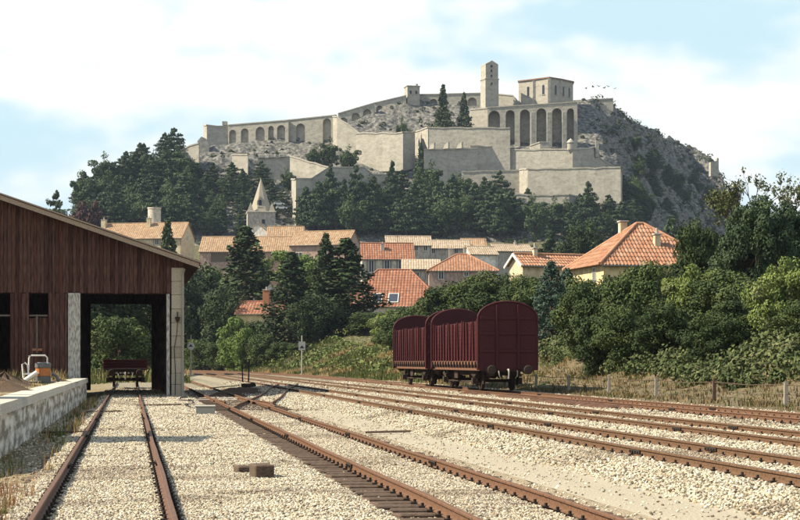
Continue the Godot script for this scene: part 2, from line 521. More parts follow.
func build_ground() -> void:
	# one sheet to the horizon, then the sheets that lie on it
	var xs := joined([steps(-2600, -400, 200), steps(-400, -60, 12), steps(-60, 120, 3), steps(120, 420, 12), steps(420, 2600, 200)])
	var zs := joined([steps(-400, 0, 50), steps(0, 300, 4), steps(300, 590, 8), steps(590, 900, 20), steps(900, 3600, 300)])
	struct(grid_sheet(xs, zs, func(x, z):
		var y: float = ground_y(x, z) - (0.35 if z < 330 and x + 0.15 * z + bend(z) < 23.0 else 0.06)
		if z > 600: y -= 14.0
		return Vector3(x, y, -z)), "ground", M.scrub)
	struct(yard_sheet(-1.5, 5.95, 0.16, 12, 60, 0.4, 0.0, 0.03), "siding_ballast", M.underlay)
	struct(yard_sheet(-1.5, 5.95, 0.35, 60, 330, 2.0, 0.0, 0.03), "far_siding_ballast", M.gravel)
	struct(yard_sheet(-3.6, -1.5, 0.2, 12, 330, 1.0, 0.0, 0.06), "trackside_earth", M.earth)
	struct(yard_sheet(-40.0, -3.6, 2.0, 5, 330, 4.0, 0.0, 0.02), "yard_earth", M.earth)
	struct(yard_sheet(5.95, 7.15, 0.2, 12, 66, 1.0, 0.0, 0.015), "cinder_path", M.sand)
	struct(yard_sheet(5.95, 7.15, 0.2, 66, 330, 1.0, 0.0, 0.015), "path_ballast", M.gravel)
	struct(yard_sheet(7.15, 15.3, 0.16, 12, 330, 1.0, 0.0, 0.03), "main_line_ballast", M.gravel)
	struct(yard_sheet(15.3, 20.2, 0.3, 12, 330, 1.0, 0.0, 0.04), "back_siding_ballast", M.gravel)
	struct(yard_sheet(20.2, 26.0, 0.3, 12, 330, 1.0, 0.0, 0.08), "embankment_foot", M.bank)
	struct(grid_sheet(steps(-230, 215, 1.25), steps(588, 965, 1.5), func(x, z): return Vector3(x, lerp(lerp_table(BASE, z) - 3.0, hill_y(x, z), smoothstep(588.0, 625.0, z)), -z)), "citadel_rock", M.rock)


# ---------------------------------------------------------------- tracks
const RAIL_PROFILE := [Vector2(-0.067, 0), Vector2(0.067, 0), Vector2(0.067, 0.012), Vector2(0.012, 0.032), Vector2(0.012, 0.098), Vector2(0.034, 0.108), Vector2(0.034, 0.134), Vector2(0.026, 0.14), Vector2(-0.026, 0.14), Vector2(-0.034, 0.134), Vector2(-0.034, 0.108), Vector2(-0.012, 0.098), Vector2(-0.012, 0.032), Vector2(-0.067, 0.012)]

# sweep the rail profile through points at rail-foot level
func rail_mesh(pts: Array) -> MB:
	var mb := MB.new()
	var secs := []
	for k in pts.size():
		var d: Vector3 = (pts[min(k + 1, pts.size() - 1)] - pts[max(k - 1, 0)])
		d.y = 0
		d = d.normalized()
		var s := d.cross(Vector3.UP).normalized()
		var sec := []
		for p in RAIL_PROFILE: sec.append(pts[k] + s * p.x + Vector3.UP * p.y)
		secs.append([sec, s])
	var np := RAIL_PROFILE.size()
	for k in pts.size() - 1:
		for q in np:
			var q2 := (q + 1) % np
			var e: Vector2 = RAIL_PROFILE[q2] - RAIL_PROFILE[q]
			mb.quad_to(secs[k][0][q], secs[k][0][q2], secs[k + 1][0][q2], secs[k + 1][0][q], secs[k][1] * e.y - Vector3.UP * e.x)
	for k in [0, pts.size() - 1]:
		var o: Vector3 = (pts[0] - pts[1]) if k == 0 else (pts[k] - pts[k - 1])
		for q in range(1, np - 1): mb.tri_to(secs[k][0][0], secs[k][0][q], secs[k][0][q + 1], o)
	return mb

func rail_points(c: float, z0: float, z1: float, y: float, wob := 0.0, sd := 0.0) -> Array:
	var r := []
	var z := z0
	while z < z1 + 0.01:
		var w: float = wob * (sin(z * 0.31 + sd) + 0.6 * sin(z * 0.83 + sd * 2.0))
		r.append(Vector3(track_x(c, z) + w, y + w * 0.7, -z))
		z += 2.0 if z < 80 else 6.0
	return r

func railway(called: String, label: String, c: float, y: float, z0: float, z1: float, worn: bool, steel: Material, sleeper_to: float, bury: float, rng: RandomNumberGenerator) -> Node3D:
	var t := thing(called, label, "railway track")
	for s in [-1, 1]:
		var pts := rail_points(c + 0.758 * s, z0, z1, y, 0.006 if not worn else 0.002, c * 3.0)
		var r := put(rail_mesh(pts), "rail", steel, t)
		if worn:
			var mb := MB.new()
			for k in pts.size() - 1:
				mb.quad_to(pts[k] + Vector3(-0.024, 0.1425, 0), pts[k] + Vector3(0.024, 0.1425, 0), pts[k + 1] + Vector3(0.024, 0.1425, 0), pts[k + 1] + Vector3(-0.024, 0.1425, 0), Vector3.UP)
			put(mb, "running_surface", M.railtop, r)
		# spikes and plates on both sides of each rail foot
		var fm := MB.new()
		var z := z0 + 0.3
		while z < min(sleeper_to, 75.0):
			var at := Vector3(track_x(c + 0.758 * s, z), y, -z)
			for q in [-1, 1]:
				fm.box(Vector3(q * 0.085 - 0.045, -0.01, -0.05), Vector3(q * 0.085 + 0.045, 0.022, 0.05), Transform3D(Basis.IDENTITY, at))
				fm.tube([at + Vector3(q * 0.082, 0.0, 0), at + Vector3(q * 0.082, 0.06, 0)], [0.022, 0.02], 6)
			z += 0.6
		if fm.v.size(): put(fm, "fastening", M.iron, r).set_meta("kind", "stuff")
		# fishplates at the rail joints
		var zj: float = z0 + 4.3 + s * 0.4
		while zj < min(z1, 140.0):
			var jm := MB.new()
			for q in [-1, 1]:
				jm.cbox(Vector3(q * 0.03 - 0.014, 0.034, -0.3), Vector3(q * 0.03 + 0.014, 0.1, 0.3), 0.006, Transform3D(Basis(Vector3.UP, 0.149), Vector3(track_x(c + 0.758 * s, zj), y, -zj)))
				for b in 4: jm.box(Vector3(q * 0.05 - 0.014, 0.052, -0.24 + b * 0.15), Vector3(q * 0.05 + 0.014, 0.08, -0.21 + b * 0.15), Transform3D(Basis(Vector3.UP, 0.149), Vector3(track_x(c + 0.758 * s, zj), y, -zj)))
			put(jm, "fishplate", M.iron, r)
			zj += 12.0
	var variants := []
	for k in 4:
		var mb := MB.new()
		var e := 0.02
		mb.cbox(Vector3(-1.3, -0.13, -0.125), Vector3(1.3, 0.0, 0.125), e)
		for q in mb.v.size():
			var p := mb.v[q]
			mb.v[q] = p + Vector3(0.04 * sin(k * 2.1 + p.z * 9.0), 0.006 * sin(p.x * 4.0 + k), 0.012 * sin(p.x * 2.3 + k * 1.7))
		variants.append(mb.mesh())
	var zs := z0 + 0.3
	var count := 0
	while zs < sleeper_to and count < 290:
		var o := put(variants[count % 4], "sleeper", M.sleeper, t)
		o.position = Vector3(track_x(c, zs) + rng.randf_range(-0.03, 0.03), y - 0.004 - bury - rng.randf() * 0.008, -zs)
		o.rotation.y = 0.149 + rng.randf_range(-0.015, 0.015)
		zs += 0.6
		count += 1
	return t

func wheelset(parent: Node3D, at: Vector3, r: float) -> void:
	var t := Transform3D(Basis.IDENTITY, at)
	for s in [-1.0, 1.0]:
		var w := MB.new()
		w.lathe([Vector2(-0.05, 0.12), Vector2(-0.04, r * 0.78), Vector2(-0.065, r * 0.8), Vector2(-0.065, r), Vector2(0.045, r * 0.985), Vector2(0.05, r + 0.028), Vector2(0.075, r + 0.028), Vector2(0.075, r * 0.8), Vector2(0.04, r * 0.78), Vector2(0.05, 0.12)],
			Transform3D(Basis.from_scale(Vector3(-s, 1, 1)), at + Vector3(s * 0.755, 0, 0)), 24)
		var o := put(w, "wheel", M.under, parent)
		var h := MB.new()
		h.lathe([Vector2(0, 0.0), Vector2(0, 0.13), Vector2(0.2, 0.11), Vector2(0.2, 0.0)], Transform3D(Basis.from_scale(Vector3(s, 1, 1)), at + Vector3(s * 0.79, 0, 0)), 12)
		put(h, "hub", M.under, o)
		var g := MB.new()
		# axle guard and leaf spring
		g.extrude(PackedVector2Array([Vector2(-0.55, 0.62), Vector2(0.55, 0.62), Vector2(0.16, -0.1), Vector2(0.16, -0.22), Vector2(-0.16, -0.22), Vector2(-0.16, -0.1)]), at + Vector3(s * 1.0, 0, 0), Vector3(0, 0, 1), Vector3.UP, Vector3(s * 0.02, 0, 0))
		g.cbox(Vector3(-0.13, -0.16, -0.15), Vector3(0.13, 0.14, 0.15), 0.02, Transform3D(Basis.IDENTITY, at + Vector3(s * 1.1, 0, 0)))
		for k in 5:
			var l := 0.62 - k * 0.1
			g.box(Vector3(-0.05, 0.24 - k * 0.028, -l), Vector3(0.05, 0.262 - k * 0.028, l), Transform3D(Basis.IDENTITY, at + Vector3(s * 1.1, 0.06, 0)))
		put(g, "axle_guard", M.under, parent)
	var a := MB.new()
	a.tube([at + Vector3(-0.75, 0, 0), at + Vector3(0.75, 0, 0)], [0.08, 0.08], 10)
	put(a, "axle", M.under, parent)

func buffers(parent: Node3D, z: float, dir: float, y: float) -> void:
	for s in [-0.87, 0.87]:
		var b := MB.new()
		var t := Transform3D(Basis(Vector3(0, 0, dir), Vector3(1, 0, 0), Vector3(0, dir, 0)), Vector3(s, y, z))
		b.lathe([Vector2(0, 0.0), Vector2(0, 0.2), Vector2(0.04, 0.2), Vector2(0.05, 0.11), Vector2(0.3, 0.1), Vector2(0.3, 0.07), Vector2(0.52, 0.07), Vector2(0.53, 0.2), Vector2(0.56, 0.215), Vector2(0.6, 0.19), Vector2(0.62, 0.0)], t, 18)
		put(b, "buffer", M.under, parent)
	var h := MB.new()
	h.tube([Vector3(0, y, z), Vector3(0, y, z + dir * 0.22), Vector3(0, y - 0.06, z + dir * 0.3), Vector3(0, y - 0.3, z + dir * 0.27), Vector3(0, y - 0.42, z + dir * 0.22)], [0.05, 0.05, 0.045, 0.035, 0.04], 8)
	for s in [-0.45, 0.45]:
		h.tube([Vector3(s, y - 0.05, z), Vector3(s, y - 0.08, z + dir * 0.12), Vector3(s * 0.95, y - 0.3, z + dir * 0.16), Vector3(s * 0.8, y - 0.38, z + dir * 0.08)], [0.025, 0.028, 0.028, 0.028], 7)
	put(h, "coupling", M.concrete, parent)

# tall open wagon: arched end walls, stake sides
func stake_wagon(label: String, c: float, z_near: float, length: float, rail_y: float) -> Node3D:
	var mid := z_near + length / 2.0
	var w := thing("stake_wagon", label, "railway wagon", Vector3(track_x(c, mid), rail_y, -mid), atan(0.15), "goods wagons parked on the back siding")
	var hl := length / 2.0
	var hw := 1.36
	var sp := 3.45
	var side_h := 3.32
	var top := 4.22
	# floor and frame
	var f := MB.new()
	f.cbox(Vector3(-hw, 1.24, -hl), Vector3(hw, 1.3, hl), 0.01)
	put(f, "floor", M.under, w)
	for s in [-1.0, 1.0]:
		var sb := MB.new()
		sb.extrude(PackedVector2Array([Vector2(0.12, 0.98), Vector2(0, 0.98), Vector2(0, 1.0), Vector2(0.1, 1.01), Vector2(0.1, 1.21), Vector2(0, 1.22), Vector2(0, 1.238), Vector2(0.12, 1.238)]), Vector3(s * (hw - 0.02), 0, -hl), Vector3(-s, 0, 0), Vector3.UP, Vector3(0, 0, length))
		put(sb, "solebar", M.solebar, w)
		# side sill with a stake pocket under each stake
		var si := MB.new()
		si.cbox(Vector3(s * hw - 0.05, 1.24, -hl + 0.02), Vector3(s * hw + 0.05, 1.42, hl - 0.02), 0.012)
		put(si, "side_sill", M.solebar, w)
		var ns := int(length / 0.8)
		var sm := MB.new()
		sm.cbox(Vector3(-0.045, -0.3, -0.05), Vector3(0.045, 0.0, 0.05), 0.01)
		var pocket := sm.mesh()
		var st := MB.new()
		st.cbox(Vector3(-0.04, 0, -0.055), Vector3(0.04, side_h - 1.35, 0.055), 0.012)
		var stake := st.mesh()
		for k in ns:
			var zz: float = lerp(-hl + 0.45, hl - 0.45, float(k) / (ns - 1))
			var o := put(stake, "stake", M.wagon, w)
			o.position = Vector3(s * (hw + 0.02), 1.36, zz)
			o.rotation = Vector3(0.035 * sin(k * 3.7 + z_near), 0, 0.02 * sin(k * 2.3))
			o.scale.y = 1.0 + 0.03 * sin(k * 5.1 + 1.0)
			put(pocket, "stake_pocket", M.under, w).position = Vector3(s * (hw + 0.09), 1.4, zz)
		# side boards behind the stakes
		for k in 9:
			var bb := MB.new()
			var y0 := 1.43 + k * 0.21
			bb.cbox(Vector3(s * (hw - 0.045) - 0.02, y0, -hl + 0.05), Vector3(s * (hw - 0.045) + 0.02, y0 + 0.195, hl - 0.05), 0.006)
			put(bb, "side_board", M.wagon, w)
	# end walls
	for e in [-1.0, 1.0]:
		var poly := PackedVector2Array([Vector2(-hw - 0.06, 1.0), Vector2(hw + 0.06, 1.0)])
		for k in 17:
			var a := PI * k / 16.0
			poly.append(Vector2((hw + 0.06) * cos(a), sp + (top - sp) * sin(a)))
		var ew := MB.new()
		ew.extrude(poly, Vector3(0, 0, e * hl), Vector3.RIGHT, Vector3.UP, Vector3(0, 0, e * 0.06))
		var end := put(ew, "end_wall", M.wagon, w)
		# rim along the arch
		var rim := MB.new()
		var pts := [Vector3(-hw - 0.06, 1.0, e * (hl + 0.05))]
		for k in 17:
			var a := PI - PI * k / 16.0
			pts.append(Vector3((hw + 0.06) * cos(a), sp + (top - sp) * sin(a), e * (hl + 0.05)))
		pts.append(Vector3(hw + 0.06, 1.0, e * (hl + 0.05)))
		var rr := []
		for q in pts: rr.append(0.055)
		rim.tube(pts, rr, 6)
		put(rim, "rim", M.wagon, end)
		for x in [-0.52, 0.5]:
			var rb := MB.new()
			rb.cbox(Vector3(x - 0.05, 1.05, e * hl + (0.062 if e > 0 else -0.16)), Vector3(x + 0.05, top - 0.16, e * hl + (0.16 if e > 0 else -0.062)), 0.015)
			put(rb, "end_post", M.wagon, end)
		for y in [1.9, 2.72, 3.45]:
			var hb := MB.new()
			hb.cbox(Vector3(-hw + 0.05, y - 0.07, e * hl + (0.063 if e > 0 else -0.12)), Vector3(hw - 0.05, y + 0.07, e * hl + (0.12 if e > 0 else -0.063)), 0.015)
			put(hb, "end_band", M.wagon, end)
		var hs := MB.new()
		hs.cbox(Vector3(-1.25, 0.92, e * hl - 0.12), Vector3(1.25, 1.22, e * hl - 0.02 if e > 0 else e * hl + 0.12), 0.02)
		put(hs, "headstock", M.under, w)
		buffers(w, e * (hl + 0.06), e, 1.02)
	for zz in [-hl * 0.62, hl * 0.62]: wheelset(w, Vector3(0, 0.48, zz), 0.48)
	var br := MB.new()
	br.cbox(Vector3(-0.35, 0.55, -1.4), Vector3(0.2, 0.95, 0.2), 0.05)
	br.tube([Vector3(0.5, 0.75, -0.8), Vector3(0.5, 0.75, 0.9)], [0.2, 0.2], 12)
	for s in [-1.0, 1.0]: br.cbox(Vector3(s * 1.12 - 0.04, 0.55, -1.1), Vector3(s * 1.12 + 0.04, 0.95, -0.2), 0.02)
	for s in [-1.0, 1.0]:
		br.cbox(Vector3(s * 0.62 - 0.06, 0.72, -hl + 0.2), Vector3(s * 0.62 + 0.06, 1.22, hl - 0.2), 0.02)
		br.tube([Vector3(s * 0.95, 0.42, -hl * 0.62), Vector3(s * 0.95, 0.42, hl * 0.62)], [0.035, 0.035], 6)
		for zz in [-hl * 0.62 - 0.62, -hl * 0.62 + 0.62, hl * 0.62 - 0.62, hl * 0.62 + 0.62]: br.cbox(Vector3(s * 0.76 - 0.06, 0.3, zz - 0.09), Vector3(s * 0.76 + 0.06, 0.95, zz + 0.09), 0.02)
	put(br, "brake_gear", M.under, w)
	return w

func flat_wagon(z: float, c: float) -> void:
	var w := thing("flat_wagon", "low dark drop-side wagon standing on the rails behind the wooden shed", "railway wagon", Vector3(track_x(c, z), 0.14, -z), atan(0.15))
	var d := MB.new()
	d.cbox(Vector3(-1.36, 1.08, -4.0), Vector3(1.36, 1.18, 4.0), 0.01)
	put(d, "floor", M.under, w)
	for e in [-1.0, 1.0]:
		for k in 3:
			var b := MB.new()
			b.cbox(Vector3(-1.38, 1.19 + k * 0.19, e * 3.96 - 0.03), Vector3(1.38, 1.37 + k * 0.19, e * 3.96 + 0.03), 0.008)
			put(b, "end_board", M.wagon, w)
		var h := MB.new()
		h.cbox(Vector3(-1.1, 0.75, e * 3.9 - 0.06), Vector3(1.1, 1.07, e * 3.9 + 0.06), 0.02)
		put(h, "headstock", M.under, w)
		buffers(w, e * 3.97, e, 0.92)
		for k in 2:
			var s := MB.new()
			s.cbox(Vector3(e * 1.36 - 0.03, 1.19 + k * 0.19, -3.9), Vector3(e * 1.36 + 0.03, 1.37 + k * 0.19, 3.9), 0.008)
			put(s, "side_board", M.wagon, w)
	var p := MB.new()
	for x in [-0.55, -0.3, -0.1, 0.2, 0.45]: p.box(Vector3(x - 0.07, 0.86, 3.962), Vector3(x + 0.06, 0.95, 3.968))
	put(p, "painted_mark", M.white, w)
	for zz in [-2.3, 2.3]: wheelset(w, Vector3(0, 0.46, zz), 0.46)

# ---------------------------------------------------------------- turnout: rails leaving the near siding for the main line
func build_turnout(rng: RandomNumberGenerator) -> void:
	var t := thing("crossover_track", "rusty crossover rails with flared ends branching towards the main line", "railway track")
	var y := 0.012
	for s in [0, 1]:
		var pts := []
		# flared tip, then straight at about one in eight and a half
		var z0: float = [69.0, 73.0][s]
		var c0: float = [4.43 - 0.3, 4.43 + 1.35][s]
		var fl: float = [-1.0, 1.0][s]
		pts.append(Vector3(track_x(c0 - 0.28, z0 - 3.3), y, -(z0 - 3.3)))
		pts.append(Vector3(track_x(c0 - 0.16, z0 - 1.6), y, -(z0 - 1.6)))
		var z := z0
		while z < 116.0:
			var c := c0 + (z - z0) * 0.118
			pts.append(Vector3(track_x(c, z), y + 0.21 * smoothstep(6.5, 8.4, c), -z))
			z += 3.0
		put(rail_mesh(pts), "rail", M.rail, t)
	# wing and check rails round the frog
	for a in [[[4.43 + 0.6, 73.5], [4.43 + 0.66, 75.0], [4.43 + 0.69, 77.0], [4.43 + 0.62, 80.0], [4.43 + 0.52, 82.0]], [[4.43 - 0.5, 74.0], [4.43 - 0.66, 76.0], [4.43 - 0.67, 80.0], [4.43 - 0.5, 82.0]], [[4.43 + 0.9, 66.0], [4.43 + 1.0, 69.0], [4.43 + 1.22, 72.0], [4.43 + 1.1, 74.5], [4.43 + 0.86, 76.0]]]:
		var pts := []
		for q in a: pts.append(Vector3(track_x(q[0], q[1]), y, -q[1]))
		put(rail_mesh(pts), "check_rail", M.rail, t)
	for k in 26:
		var z := 66.0 + k * 1.7
		var mb := MB.new()
		var c1: float = 4.43 + 1.9 + (z - 66.0) * 0.118
		var c0: float = 4.43 - 1.3 + max(0.0, z - 84.0) * 0.118
		var pale := k in [10, 12]
		mb.cbox(Vector3(c0, -0.11, -0.12), Vector3(c1, 0.006, 0.12), 0.015)
		var o := put(mb, "sleeper", M.concrete if pale else M.sleeper, t)
		o.position = Vector3(-0.15 * z, 0.035 + 0.16 * smoothstep(86.0, 108.0, z), -z)
		o.rotation.y = 0.02

	# hand lever frame beside the turnout
	var zl := 112.0
	var xl := (246.0 - 400.0) * zl / 1800.0
	var l := thing("point_lever", "dark iron switch lever frame standing beside the crossover rails", "switch lever", Vector3(xl, ground_y(xl, zl), -zl), 0.1)
	var b := MB.new()
	b.cbox(Vector3(-0.55, 0, -0.3), Vector3(0.55, 0.1, 0.3), 0.03)
	b.cbox(Vector3(-0.3, 0.1, -0.2), Vector3(0.3, 0.32, 0.2), 0.05)
	put(b, "base", M.iron, l)
	for k in [[-0.2, 1.45, -0.03], [0.16, 1.8, 0.04]]:
		var h := MB.new()
		h.tube([Vector3(k[0], 0.4, 0), Vector3(k[0] + k[2] * 0.5, k[1] * 0.6, 0), Vector3(k[0] + k[2], k[1], 0)], [0.05, 0.04, 0.035], 8)
		h.tube([Vector3(k[0] + k[2], k[1] - 0.22, 0.0), Vector3(k[0] + k[2] + 0.01, k[1] + 0.06, 0)], [0.055, 0.05], 8)
		put(h, "lever", M.iron, l)
	var cw := MB.new()
	cw.lathe([Vector2(-0.12, 0), Vector2(-0.12, 0.2), Vector2(0.12, 0.2), Vector2(0.12, 0)], Transform3D(Basis(Vector3.UP, PI / 2), Vector3(0.42, 0.2, 0.1)), 16)
	put(cw, "counterweight", M.iron, l)
	var rod := MB.new()
	rod.tube([Vector3(-0.4, 0.2, 0.2), Vector3(-2.2, 0.06, 1.6)], [0.03, 0.03], 6)
	put(rod, "pull_rod", M.iron, l)

# ---------------------------------------------------------------- wooden goods shed over the left track
func build_shed(rng: RandomNumberGenerator) -> void:
	var s := thing("goods_shed", "weathered brown board goods shed with a track running through its open gable", "shed", Vector3(-11.1, 0, -90), atan(0.15))
	var slope := 0.337
	var eave := 6.83   # underside of the roof at x = 0
	var roofy := func(x: float) -> float: return eave - slope * x if x > -14.0 else eave + slope * 14.0 + slope * (x + 14.0)
	# gable boards, each a plank, from the lintel up to the roof
	var x := -9.9
	while x < 0.28:
		var w := rng.randf_range(0.14, 0.21)
		var yb := 5.2 - rng.randf() * 0.05
		var dz := rng.randf() * 0.025
		var mb := MB.new()
		var a0: float = roofy.call(x) - 0.03
		var a1: float = roofy.call(x + w) - 0.03
		mb.col = Color(1.08, 0.86, 0.78).lerp(Color(1.0, 1.08, 1.12), rng.randf()) * rng.randf_range(0.5, 1.45)
		mb.hexa([Vector3(x, yb, -0.04), Vector3(x + w - 0.022, yb, -0.04), Vector3(x + w - 0.022, yb, dz), Vector3(x, yb, dz), Vector3(x, a0, -0.04), Vector3(x + w - 0.022, a1, -0.04), Vector3(x + w - 0.022, a1, dz), Vector3(x, a0, dz)])
		put(mb, "board", M.board, s)
		x += w
	var rest := MB.new()
	rest.extrude(PackedVector2Array([Vector2(-28, 1.0), Vector2(-9.92, 1.0), Vector2(-9.92, 8.0), Vector2(-9.92, roofy.call(-9.92)), Vector2(-14, roofy.call(-14.0)), Vector2(-28, roofy.call(-28.0))]), Vector3(0, 0, -0.04), Vector3.RIGHT, Vector3.UP, Vector3(0, 0, 0.04))
	put(rest, "gable_boarding", M.board, s)
	var back := MB.new()
	back.extrude(PackedVector2Array([Vector2(-9.9, 5.3), Vector2(-0.3, 5.3), Vector2(-0.3, 6.85), Vector2(-9.9, 10.0)]), Vector3(0, 0, -0.12), Vector3.RIGHT, Vector3.UP, Vector3(0, 0, 0.05))
	put(back, "gable_lining", M.board, s)
	# lintel beam
	var lb := MB.new()
	lb.cbox(Vector3(-9.9, 5.16, -0.35), Vector3(0.0, 5.42, -0.13), 0.02)
	put(lb, "lintel", M.board, s)
	# roof slab with a sheet edge
	for side in [0, 1]:
		var xa: float = [1.02, -29.0][side]
		var ya: float = roofy.call(xa)
		var yr: float = roofy.call(-14.0)
		var r := MB.new()
		r.hexa([Vector3(xa, ya, 0.75), Vector3(-14, yr, 0.75), Vector3(-14, yr, -22.2), Vector3(xa, ya, -22.2), Vector3(xa, ya + 0.2, 0.75), Vector3(-14, yr + 0.2, 0.75), Vector3(-14, yr + 0.2, -22.2), Vector3(xa, ya + 0.2, -22.2)])
		var ro := put(r, "roof", M.board, s)
		var sh := MB.new()
		sh.hexa([Vector3(xa + (0.1 if side == 0 else -0.1), ya + 0.175, 0.86), Vector3(-14, yr + 0.21, 0.86), Vector3(-14, yr + 0.21, -22.3), Vector3(xa + (0.1 if side == 0 else -0.1), ya + 0.175, -22.3), Vector3(xa + (0.1 if side == 0 else -0.1), ya + 0.25, 0.86), Vector3(-14, yr + 0.28, 0.86), Vector3(-14, yr + 0.28, -22.3), Vector3(xa + (0.1 if side == 0 else -0.1), ya + 0.25, -22.3)])
		put(sh, "roof_sheet", M.roofsheet, ro)
		var fa := MB.new()
		fa.hexa([Vector3(xa, ya - 0.06, 0.752), Vector3(-14, yr - 0.06, 0.752), Vector3(-14, yr - 0.06, 0.80), Vector3(xa, ya - 0.06, 0.80), Vector3(xa, ya + 0.17, 0.752), Vector3(-14, yr + 0.17, 0.752), Vector3(-14, yr + 0.17, 0.80), Vector3(xa, ya + 0.17, 0.80)])
		put(fa, "bargeboard", M.roofsheet, ro)
	# stone pier, block by block
	var y := -0.05
	while y < 6.3:
		var h := rng.randf_range(0.42, 0.8)
		if y + h > 6.0: h = 6.48 - y
		var mb := MB.new()
		mb.col = Color(1, 1, 1) * rng.randf_range(0.78, 1.12)
		var j := rng.randf() * 0.015
		mb.cbox(Vector3(-0.31 - j, y, -0.55), Vector3(0.3 + j, y + h - 0.018, 0.07 + j), 0.02)
		put(mb, "stone_block", M.pier, s)
		y += h
	var core := MB.new()
	core.box(Vector3(-0.27, -0.1, -0.5), Vector3(0.27, 6.46, 0.03))
	put(core, "pier_core", M.pier, s)
	var dp := MB.new()
	dp.tube([Vector3(0.33, 6.4, 0.12), Vector3(0.24, 6.1, 0.15), Vector3(0.24, 1.3, 0.15)], [0.05, 0.05, 0.05], 8)
	dp.tube([Vector3(0.24, 1.3, 0.15), Vector3(0.24, 0.0, 0.15)], [0.075, 0.075], 8)
	put(dp, "downpipe", M.post, s)
	var hook := MB.new()
	hook.lathe([Vector2(0, 0.0), Vector2(0, 0.13), Vector2(0.2, 0.09), Vector2(0.26, 0.03)], Transform3D(Basis(Vector3(0, -1, 0), Vector3(1, 0, 0), Vector3(0, 0, 1)), Vector3(-0.02, 4.0, 0.2)), 12)
	hook.tube([Vector3(-0.02, 4.0, 0.2), Vector3(-0.02, 4.25, 0.1)], [0.03, 0.03], 6)
	hook.tube([Vector3(-0.02, 3.75, 0.2), Vector3(-0.05, 3.2, 0.16), Vector3(-0.18, 2.4, 0.14), Vector3(-0.12, 1.2, 0.13), Vector3(-0.14, 0.1, 0.13)], [0.02, 0.018, 0.018, 0.018, 0.018], 6)
	put(hook, "lamp_bracket", M.iron, s)
	# whitewashed post and the thin jamb
	var wp := MB.new()
	wp.cbox(Vector3(-5.4, -0.05, -0.3), Vector3(-4.8, 5.17, 0.05), 0.02)
	put(wp, "whitewashed_post", M.whitewash, s)
	var jm := MB.new()
	jm.cbox(Vector3(-0.56, 0, -0.2), Vector3(-0.40, 5.15, 0.0), 0.015)
	put(jm, "door_jamb", M.whitewash, s)
	# boarding left of the post, with the openings
	for seg in [[-6.35, -5.42, 0.95, 5.18], [-8.2, -7.28, 0.95, 5.18], [-7.27, -6.36, 0.95, 3.95]]:
		var bx: float = seg[0]
		while bx < seg[1] - 0.05:
			var w: float = min(rng.randf_range(0.15, 0.22), seg[1] - bx)
			var mb := MB.new()
			mb.col = Color(1.08, 0.86, 0.78).lerp(Color(1.0, 1.08, 1.12), rng.randf()) * rng.randf_range(0.5, 1.35)
			var dz := rng.randf() * 0.03
			mb.box(Vector3(bx, seg[2], -0.05), Vector3(bx + w - 0.022, seg[3] - rng.randf() * 0.04, dz))
			put(mb, "board", M.board, s)
			bx += w
	var rl := MB.new()
	rl.cbox(Vector3(-9.8, 4.0, -0.14), Vector3(-6.4, 4.09, -0.06), 0.01)
	put(rl, "opening_rail", M.oldwood, s)
	var st := MB.new()
	st.cbox(Vector3(-6.95, 2.2, 0.032), Vector3(-6.86, 4.1, 0.07), 0.01)
	put(st, "door_stile", M.oldwood, s)
	var pl := MB.new()
	pl.cbox(Vector3(-7.15, 2.3, 0.034), Vector3(-6.65, 2.42, 0.07), 0.01)
	put(pl, "door_plate", M.brick, s)
	# side walls and far gable keep the inside dark
	var rw := MB.new()
	rw.box(Vector3(-0.25, 0, -21.3), Vector3(-0.1, 6.8, -0.56))
	put(rw, "side_wall", M.board, s)
	var lw := MB.new()
	lw.box(Vector3(-28.1, 0, -21.5), Vector3(-27.95, 2.0 + 0.0, -0.1))
	lw.box(Vector3(-28.1, 2.0, -21.5), Vector3(-27.95, 6.9, -0.1))
	put(lw, "far_side_wall", M.board, s)
	var fg := MB.new()
	fg.extrude(PackedVector2Array([Vector2(-28, 0), Vector2(-4.75, 0), Vector2(-4.75, 5.3), Vector2(-1.05, 5.3), Vector2(-1.05, 0), Vector2(-0.1, 0), Vector2(-0.1, 6.8), Vector2(-14, 11.5), Vector2(-28, 6.8)]), Vector3(0, 0, -21.6), Vector3.RIGHT, Vector3.UP, Vector3(0, 0, 0.15))
	put(fg, "rear_gable", M.board, s)
	var tr := MB.new()
	for zz in [-5.5, -11.0, -16.5]:
		tr.box(Vector3(-27.5, 5.5, zz - 0.12), Vector3(-0.26, 5.8, zz + 0.12))
		tr.box(Vector3(-0.55, 0, zz - 0.15), Vector3(-0.26, 5.5, zz + 0.15))
		tr.box(Vector3(-5.3, 0, zz - 0.15), Vector3(-5.0, 5.5, zz + 0.15))
	put(tr, "truss", M.board, s)

# ---------------------------------------------------------------- loading platform on the left
func platform_x(z: float) -> float: return -7.9 - 0.142 * (z - 35.6)

